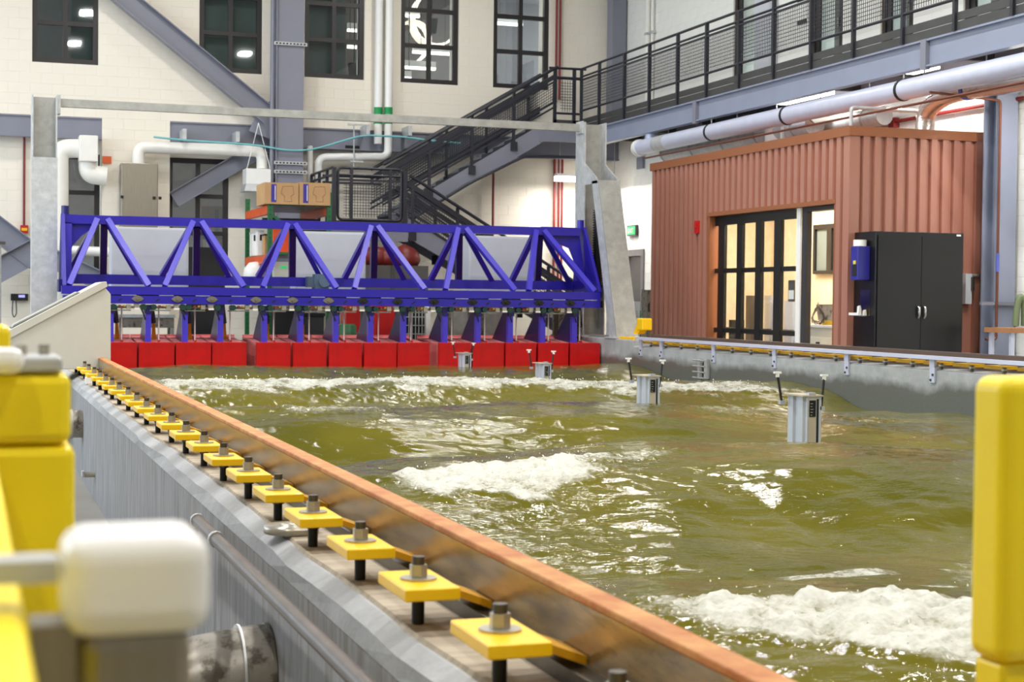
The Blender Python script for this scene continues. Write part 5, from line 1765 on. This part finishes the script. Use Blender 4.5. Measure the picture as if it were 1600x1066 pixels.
p = P(868, 279, 34.9); batten('glowing batten light under the stair top landing left of the right post', (p.x, 34.9, p.z), (p.x + 1.0, 34.9, p.z), 60, 5.385)
p = P(944, 284, 34.6); batten('short glowing batten light just right of the right gantry post', (p.x, 34.6, p.z), (p.x + .28, 34.6, p.z), 45, 5.385)
z = 4.86
a, b = at(1222, 153, Z=4.90), at(1293, 146, X=14.1)
batten('long glowing batten light under the walkway above the brown office', (13.9, at(1222, 153, X=13.9).y, at(1260, 150, X=13.9).z), (13.9, at(1296, 146, X=13.9).y, at(1260, 150, X=13.9).z), 70)
batten('second glowing batten light under the walkway nearer the right edge', (13.95, at(1420, 110, X=13.95).y, at(1440, 106, X=13.95).z), (13.95, at(1460, 104, X=13.95).y, at(1440, 106, X=13.95).z), 60)
batten('added batten light brightening the wall over the foil duct, right edge', (14.0, 19.2, 4.80), (14.0, 17.8, 4.80), 70)  # unseen extra lamp, added only to light the wall
area_light('behind_booth_lamp', (14.0, 32, 4.7), .3, 1.2, 35)

# exit sign and small boxes on the right wall
p = at(988, 360, X=XR - .05)
ex = root('exit_sign', 'green glowing exit sign on the white wall above the grey door', 'sign', p)
part('case', MB().box(XR - .08, XR - .015, p.y - .26, p.y + .26, p.z - .13, p.z + .12), m_rail, ex)
part('face', MB().box(XR - .085, XR - .08, p.y - .23, p.y + .23, p.z - .10, p.z + .09), m_exit, ex, 'green glowing face')
lettering('exit_lettering', 'EXIT', .16, m_white, ex, (-.045, 0, -.065), (math.radians(90), 0, math.radians(-90)), 'white letters EXIT')
p = at(1000, 255, X=XR - .05)
solo('vent_grille', 'small grey grille high on the white wall beside the brown office', 'vent', MB().box(XR - .06, XR - .01, p.y - .18, p.y + .18, p.z - .13, p.z + .14), m_steel)

# ================================================================== PIPES UNDER THE WALKWAY
px_, pz_ = 13.3, 4.715
bp_ = root('white_main_pipe', 'thick white pipe hung along under the raised walkway', 'pipe', (px_, 22, pz_))
part('tube', MB().tube([(px_, 30.9, pz_), (px_, 12.5, pz_)], .155, 20), m_aluw, bp_)
part('end_cap', MB().tube([(px_, 31.05, pz_), (px_, 30.9, pz_)], .175, 20), m_white, bp_)
part('branch', MB().tube(rounded([(px_ + .1, 30.6, pz_ - .05), (px_ + .1, 30.6, pz_ + .35)], .1), .14, 14), m_aluw, bp_)
yl = at(1035, 222, X=px_).y
part('marker_band', MB().tube([(px_, yl + .28, pz_), (px_, yl - .28, pz_)], .158, 20), m_galv, bp_, 'grey marker band')
for px in (1112, 1231, 1411):
    yy = at(px, 180, X=px_).y
    h = part('hanger_band', MB().tube([(px_, yy + .03, pz_), (px_, yy - .03, pz_)], .166, 20), m_blackm, bp_)
    part('rod', MB().cyl((px_, yy, pz_ + .15), (px_, yy, 5.38), .012, 6), m_galv, h)
a, b = at(1005, 249, X=13.0), at(1600, 127, X=13.0)
solo('sprinkler_pipe', 'thin red-brown sprinkler pipe above the brown office roof edge', 'pipe',
     MB().tube([(13.0, a.y, (a.z + b.z) / 2), (13.0, 12.5, (a.z + b.z) / 2)], .02, 8), m_copper)
a = at(1222, 192, X=13.4)
pipe('grey_conduit', 'grey conduit rising from the brown office roof and turning along it', [(13.4, a.y, BZ), (13.4, a.y, a.z), (13.4, at(1300, 192, X=13.4).y, a.z)], .03, m_galv, .06)
a = at(1330, 168, X=12.7)
pipe('grey_conduit', 'short grey conduit at the front corner of the brown office roof', [(12.7, a.y, BZ - .05), (12.7, a.y, a.z), (13.9, a.y, a.z)], .03, m_galv, .06)
for k, (x, r, y0, y1, lab) in enumerate(((13.95, .2, 31.0, 24.8, 'long grey round duct under the far part of the walkway'), (14.35, .16, 29.5, 23.2, 'thinner grey round duct close to the wall under the walkway'))):
    d_ = root('round_duct', lab, 'duct', (x, y1, 4.6))
    part('tube', MB().tube([(x, y0, 4.62), (x, y1, 4.62)], r, 16), m_galv, d_)
    for yy in np.arange(y1 + .5, y0, 1.4):
        part('seam_ring', MB().tube([(x, yy, 4.62), (x, yy + .05, 4.62)], r + .012, 16), m_galvd, d_)
fd = [at(1440, 215, X=13.7), at(1442, 172, X=13.7), at(1470, 150, X=13.7), at(1500, 141, X=13.7), at(1660, 118, X=13.7)]
ffx = root('foil_duct', 'crinkled foil flexible duct rising from the brown office roof at the right', 'duct', fd[0])
pth = rounded([(13.75, fd[0].y, BZ - .05), (13.75, fd[1].y, fd[1].z), (13.75, fd[2].y, fd[2].z), (13.75, fd[3].y - .1, fd[3].z), (13.75, fd[4].y, fd[4].z)], .3, 8)
part('hose', MB().tube(pth, [.14 + .008 * (k % 2) for k in range(len(pth))], 16), m_foil, ffx)
part('strap', MB().tube([pth[-6], pth[-5]], .155, 16), M('blue_strap', (70, 80, 160), .5), ffx, 'blue strap')
a = at(1225, 200, X=13.9)
wd = root('roof_duct', 'pale round duct with a white elbow lying over the brown office roof', 'duct', a)
part('tube', MB().tube(rounded([(13.9, a.y + .3, BZ), (13.9, a.y + .3, a.z + .15), (13.9, a.y - 1.2, a.z + .15)], .25, 6), .2, 16), m_duct, wd)
part('end_ring', MB().tube([(13.9, a.y - 1.2, a.z + .15), (13.9, a.y - 1.27, a.z + .15)], .215, 16), m_galvd, wd)
a, b = at(1330, 203, X=14.6), at(1562, 160, X=14.6)
pipe('red_pipe', 'thin red pipe along the lit wall above the brown office', [(14.6, a.y, (a.z + b.z) / 2), (14.6, 15, (a.z + b.z) / 2)], .03, m_redpipe)
p = at(1396, 193, X=14.6)
solo('red_junction', 'small red box on the lit wall above the brown office', 'box', MB().box(14.55, 14.66, p.y - .08, p.y + .08, p.z - .07, p.z + .09), m_redpipe)
for k in range(8):
    yy = 30.2 - k * 1.55
    solo('ceiling_hanger', 'thin steel hanger rod under the walkway, %s from the far end' % ORD[k + 1], 'rod', MB().cyl((13.6, yy, 4.72), (13.6, yy, 5.38), .01, 6).box(13.5, 14.5, yy - .02, yy + .02, 4.84, 4.87), m_galvd, 'hanger rods under the walkway')

# conduit under the upper stair
pipe('dark_conduit', 'dark conduit following the underside of the upper stair flight', [P(640, 345, 34.1), P(730, 288, 34.1), P(818, 245, 34.1), P(905, 246, 34.1)], .035, m_rail, .1)

# ================================================================== THINGS BEHIND THE TRUSS
YR = 31.0
rk = root('pallet_rack', 'green and orange pallet rack behind the truss left of the stairs', 'rack', P(420, 500, YR))
xl, xr = P(422, 400, YR).x, P(514, 400, YR).x
yb2 = at(387, 400, X=xl).y
zt = P(422, 300, YR).z
for x, y, z in ((xl, YR, zt), (xr, YR, P(514, 301, YR).z), (xl, yb2, at(386, 311, Y=yb2).z), (xr, yb2, at(386, 311, Y=yb2).z)):
    u = part('upright', MB().box(x - .045, x + .045, y, y + .08, 0, z), m_green, rk)
    ho = MB()
    k = .3
    while k < z - .1:
        ho.box(x - .012, x + .012, y - .003, y, k, k + .03)
        k += .09
    part('hole', ho, m_tealdark, u, kind='stuff')
zs1 = P(465, 319, YR).z
zs2 = P(465, 396, YR).z
part('cross_bar', MB().box(xl, xr, YR, YR + .05, zs1 - .03, zs1 + .02), m_green, rk)
part('cross_bar', MB().box(xl, xr, YR, YR + .05, zs2 - .03, zs2 + .02), m_green, rk)
part('brace', MB().beam((xl, YR + .03, zs1 - .2), (xr, YR + .03, zs1 - 1.0), .03, .05), m_green, rk)
part('brace', MB().beam((xl, YR + .03, 1.1), (xr, YR + .03, .5), .03, .05), m_green, rk)
for zz in (zs1 - .12, zs2 - .12):
    for x in (xl, xr):
        part('load_beam', MB().box(x - .05, x + .05, YR + .08, yb2, zz - .08, zz + .08), m_orange, rk, 'orange load beam')
    part('shelf_deck', MB().box(xl, xr, YR + .05, yb2, zz + .082, zz + .10), m_stub, rk)
q0, q1, q2 = P(413, 285, YR), P(467, 300, YR), P(515, 318, YR)
for k, (a, b, lab) in enumerate(((413, 466.5, 'cardboard box with purple label on the rack top, left one with a chair sketch'), (467, 516, 'cardboard box with purple label on the rack top, right one beside the stairs'))):
    A, B = P(a, 300, YR), P(b, 300, YR)
    zt_, zb_ = P(a, 285, YR).z, zs1 - .015
    c = root('cardboard_box', lab, 'box', (A.x, YR, zb_), 'boxes on the rack top')
    part('carton', MB().box(A.x, B.x - .01, YR - .05, YR + .9, zb_, zt_), m_cardb, c)
    l0 = P(423 if k == 0 else 473, 300, YR).x
    part('label_strip', MB().box(l0, l0 + .1, YR - .056, YR - .05, zb_ + .04, zt_ - .03), m_purple, c, 'purple label strip')
    part('label_print', MB().box(l0 + .07, l0 + .085, YR - .058, YR - .056, zb_ + .08, zt_ - .06), m_white, c, 'white print on the label')
    cx = (l0 + B.x) / 2 + .05
    cz = (zb_ + zt_) / 2
    rim = [(cx + dx, YR - .054, cz + dz) for dx, dz in ((-.1, .14), (.1, .15), (.12, .0), (.06, -.05), (.08, -.15), (-.07, -.15), (-.06, -.05), (-.13, .0), (-.1, .14))]
    part('printed_sketch', MB().tube(rim, .004, 4), M('print_line', (150, 112, 78), .8), c)


def carton(name, label, cat, px0, py0, px1, py1, Y, depth, mat, group=None, extra=None, bev=0, shelf=None):
    a, b = P(px0, py0, Y), P(px1, py1, Y)
    b.z = 0 if shelf is None else shelf
    r_ = root(name, label, cat, ((a.x + b.x) / 2, Y, b.z), group)
    part('body', MB().box(a.x, b.x, Y, Y + depth, b.z, a.z), mat, r_, bevel=bev)
    if extra: extra(r_, a.x, b.x, Y, b.z, a.z)
    return r_


def lid(mat):
    def f(r_, x0, x1, y, z0, z1):
        part('lid', MB().box(x0 - .02, x1 + .02, y - .02, y + .3, z1 - .05, z1 + .01), mat, r_)
    return f


zsh = zs2 - .02
def on_shelf(py0): return py0
a = P(428, 355, 31.3)
for (px0, px1, top, Y, dep, mt, nm, lab, ct) in [
        (428, 457, 352, 31.25, .5, M('orange_tub', (236, 84, 24), .4), 'orange_tub', 'bright orange tub on the upper rack shelf behind the truss', 'tub'),
        (459, 511, 356, 31.3, .5, m_blackm, 'black_case', 'black case on the upper rack shelf above the middle grey cabinet', 'case'),
        (394, 402, 365, 32.6, .3, m_white, 'white_carton', 'white carton on the rack shelf, left one at its far end', 'carton'),
        (403, 412, 362, 32.3, .3, m_white, 'white_carton', 'white carton on the rack shelf, right one with dark print', 'carton'),
        (414, 421, 368, 31.9, .3, m_cardb, 'brown_carton', 'narrow brown carton beside the white cartons on the rack', 'carton')]:
    A, B = P(px0, top, Y), P(px1, top, Y)
    r_ = root(nm, lab, ct, (A.x, Y, zsh))
    part('body', MB().box(A.x, B.x, Y, Y + dep, zsh, A.z), mt, r_)
    part('lid', MB().box(A.x - .01, B.x + .01, Y - .01, Y + dep, A.z, A.z + .03), m_blackm if mt is not m_white else m_grey, r_)
    if ct == 'carton' and mt is m_white:
        part('print', MB().box((A.x + B.x) / 2 - .02, (A.x + B.x) / 2 + .02, Y - .004, Y, zsh + .3, zsh + .42), m_blackm, r_)
a, b = P(388, 300, YR + .3), P(490, 300, YR + .3)
solo('rolled_tube', 'dark tube with pale bands lying on the rack under the top shelf', 'tube', MB().cyl((P(410, 331, 31.4).x, 31.4, zs1 - .33), (P(500, 331, 31.4).x, 31.4, zs1 - .33), .07, 10), m_blackm)
carton('beige_carton', 'beige carton with a green sticker on the lower rack shelf', 'carton', 429, 409, 470, 436, 31.2, .5, m_console, None, shelf=P(429, 436, 31.2).z, extra=
       lambda r_, x0, x1, y, z0, z1: part('sticker', MB().box(x0 + .12, x0 + .24, y - .005, y, z1 - .13, z1 - .08), m_exit, r_, 'green sticker'))
pb = P(400, 412, 32.2)
solo('white_sack', 'white plastic sack on the lower rack shelf behind the truss', 'sack', MB().lathe((pb.x, 32.2, pb.z - .38), [(.0, 0), (.2, .0), (.26, .12), (.24, .28), (.14, .4), (0, .42)], 14), m_white)
carton('dark_red_crate', 'dark red crate on the rack below the orange tub', 'crate', 426, 376, 458, 394, 31.4, .4, M('dark_red', (90, 24, 24), .5), None, lid(m_blackm), 0, P(426, 394, 31.4).z)

# items seen low between the paddle arms
carton('grey_bench', 'long grey bench box low behind the left wave paddles', 'bench', 186, 492, 272, 512, 30.5, .6, m_stub, None, lambda r_, x0, x1, y, z0, z1: [lid(m_galv)(r_, x0, x1, y, z0, z1)] + [part('leg', MB().box(xx, xx + .06, yy, yy + .06, 0, z0), m_galvd, r_) for xx in (x0, x1 - .06) for yy in (y, y + .5)], 0, P(186, 512, 30.5).z)
bb = carton('black_board', 'large black board standing behind the second grey cabinet gap, left of the rack', 'board', 294, 386, 349, 560, 30.2, .12, m_blackm, None,
            lambda r_, x0, x1, y, z0, z1: part('frame', MB().box(x0 - .02, x0, y - .01, y + .12, z0, z1).box(x1, x1 + .02, y - .01, y + .12, z0, z1), m_frame, r_))
carton('black_bin', 'black rubbish bin with a white label, left one under the rack', 'bin', 430, 486, 468, 526, 30.6, .6, m_blackm, 'black bins', lambda r_, x0, x1, y, z0, z1: part('label', MB().box(x0 + .1, x0 + .36, y - .01, y, z0 + .12, z0 + .28), m_white, r_, 'white label'))
carton('black_bin', 'black ribbed rubbish bin, right one under the rack', 'bin', 474, 490, 506, 526, 30.6, .6, M('bin_charcoal', (52, 54, 54), .5), 'black bins', lid(m_blackm))
p = P(543, 526, 29.8)
gr = root('green_drum', 'dark green drum low behind the middle wave paddles', 'drum', (p.x, 29.8, p.z))
part('body', MB().lathe((p.x, 29.8, p.z - .3), [(.2, -p.z + .3), (.2, .36), (.17, .38), (.17, .50), (.12, .54), (0, .54)], 16), m_green, gr)
part('base_ring', MB().lathe((p.x, 29.8, p.z - .3), [(.23, -p.z + .3), (.23, .08), (.2, .08)], 16), m_tealdark, gr)
carton('red_locker', 'red metal locker low behind the middle wave paddles, left one', 'locker', 541, 478, 562, 560, 30.6, .5, m_reds, 'red lockers', lambda r_, x0, x1, y, z0, z1: part('shelf_lip', MB().box(x0, x1, y - .04, y, z0 + .45, z0 + .48), m_reds, r_))
carton('red_locker', 'red metal locker low behind the middle wave paddles, right wider one', 'locker', 588, 478, 616, 560, 30.2, .5, m_reds, 'red lockers', lambda r_, x0, x1, y, z0, z1: part('shelf_lip', MB().box(x0, x1, y - .04, y, z0 + .62, z0 + .65), m_white, r_))
# wire cage tote
a, b = P(634, 482, 29.9), P(664, 560, 29.9)
b.z = 0
cg = root('wire_cage', 'galvanised wire cage tote behind the paddles below the stair', 'cage', (a.x, 29.9, b.z))
part('tank', MB().box(a.x + .02, b.x - .02, 29.93, 30.5, b.z, a.z - .05), m_blackm, cg)
wm = MB()
for k in range(7):
    xx = a.x + (b.x - a.x) * k / 6
    wm.box(xx - .008, xx + .008, 29.89, 29.91, b.z, a.z)
for k in range(9):
    zz = b.z + (a.z - b.z) * k / 8
    wm.box(a.x, b.x, 29.88, 29.9, zz - .008, zz + .008)
part('wire', wm, m_galv, cg, kind='stuff')
p = P(669, 500, 30.4)
solo('white_post', 'white square post low between the wire cage and the grey lockers', 'post', MB().box(p.x - .045, p.x + .045, 30.4, 30.5, 0, 1.5), m_white)
for k, (a_, b_) in enumerate(((702, 736), (750, 790))):
    carton('grey_locker', 'grey locker with a recessed panel behind the right paddles, %s one' % ('left' if k == 0 else 'right'), 'locker', a_, 478, b_, 560, 30.3, .5, m_stub, 'grey lockers',
           lambda r_, x0, x1, y, z0, z1: part('door', MB().box(x0 + .08, x1 - .08, y - .012, y, z0 + .2, z1 - .1), m_galvd, r_))
p = P(748, 300, 30.8)

# dark base + red tarpaulin under the stair
bx = root('dark_crate', 'dark grey plywood crate under the lower stair landing', 'crate', (8, 32.0, .0))
a, b = P(566, 414, 31.8), P(668, 560, 31.8)
part('body', MB().box(a.x, b.x, 31.8, 32.7, 0, a.z), M('dark_crate_grey', (84, 82, 80), .7), bx)
part('batten', MB().box(a.x + .6, a.x + .68, 31.78, 31.8, 0, a.z), M('dark_batten', (70, 68, 66), .7), bx)
bg = root('tarpaulin_bundle', 'bundle of dark red tarpaulin lying on the crate under the landing', 'tarpaulin', (8, 32.2, a.z))
rnd = random.Random(9)
for k, (px, pw) in enumerate(((585, .45), (609, .5), (632, .42))):
    c = P(px, 405, 32.2)
    prof = [(0, 0), (.30 * pw / .45, .0), (.36 * pw / .45, .12), (.33 * pw / .45, .26), (.2, .37), (0, .40 + .03 * k)]
    part('fold', MB().lathe((c.x, 32.2, a.z), prof, 14), m_bag, bg)

# right of the truss: carriage hardware
a, b = P(905, 492, 26.9), P(940, 528, 26.9)
gh = root('guide_frame', 'dark guide frame and cables at the right end of the paddle row', 'frame', (a.x, 26.9, .77))
part('plate', MB().box(10.06, 10.40, 27.3, 27.34, .75, 1.42), m_stub, gh)
part('upright', MB().box(10.36, 10.40, 26.9, 27.3, .75, 1.42), m_boltd, gh)
part('upright', MB().box(10.0, 10.05, 27.0, 27.1, .75, 1.42), m_boltd, gh)
part('cable', MB().tube(rounded([(10.2, 26.8, 1.45), (10.3, 26.8, 1.1), (10.42, 26.8, 1.0), (10.38, 26.8, 1.4)], .12), .018, 6), m_cable, gh)
# things before the exit door
q0, q1 = P(978, 471, 31.5), P(999, 545, 31.5)
kc = root('grey_cabinet', 'grey metal cabinet before the exit door beyond the right post', 'cabinet', (q0.x, 31.5, 0))
part('body', MB().box(q0.x - .2, q1.x, 31.5, 32.1, 0, q0.z), m_grey, kc)
for k in range(4):
    part('vent_slot', MB().box(q0.x + .06, q1.x - .05, 31.492, 31.5, q0.z - .22 - .05 * k, q0.z - .205 - .05 * k), m_galvd, kc)
part('top_band', MB().box(q0.x - .2, q1.x, 31.47, 31.5, q0.z - .48, q0.z - .45), m_stub, kc)
part('dot', MB().cyl((q0.x + .12, 31.49, q0.z - .1), (q0.x + .12, 31.5, q0.z - .1), .025, 10), m_purple, kc)
yt = P(984, 466, 31.7)
yl_ = root('yellow_jug', 'yellow jug with dark cap standing on the grey cabinet', 'jug', (yt.x, 31.75, q0.z))
part('body', MB().lathe((yt.x, 31.75, q0.z), [(.0, 0), (.09, 0), (.09, .1), (.05, .14), (0, .14)], 12), m_yel, yl_)
part('cap', MB().cyl((yt.x, 31.75, q0.z + .14), (yt.x, 31.75, q0.z + .18), .04, 10), m_blackm, yl_)
q0, q1 = P(999, 485, 33.2), P(1007, 505, 33.2)
solo('green_bottle', 'dark green crate between the grey cabinet and the brown office', 'crate', MB().box(q0.x, q1.x, 33.2, 33.5, 0, q0.z), m_green, bevel=.02)
solo('pale_carboy', 'pale green carboy standing in front of the dark green crate', 'carboy', MB().lathe(((q0.x + q1.x) / 2 - .02, 32.9, 0), [(0, 0), (.1, 0), (.1, P(1003, 490, 32.9).z - .15), (.04, P(1003, 490, 32.9).z - .02), (0, P(1003, 490, 32.9).z)], 12), M('pale_green', (160, 200, 185), .3))
q0 = P(1011, 453, 30.5); q1 = P(1021, 560, 30.5)
pn = root('grey_panel_box', 'tall narrow grey panel box left of the brown office corner', 'panel', (q0.x, 30.5, 0))
part('case', MB().box(q0.x, q1.x + .15, 30.5, 30.8, 0, q0.z), m_stub, pn)
part('slot', MB().box(q0.x + .03, q0.x + .06, 30.49, 30.5, q0.z - .45, q0.z - .28), m_blackm, pn)
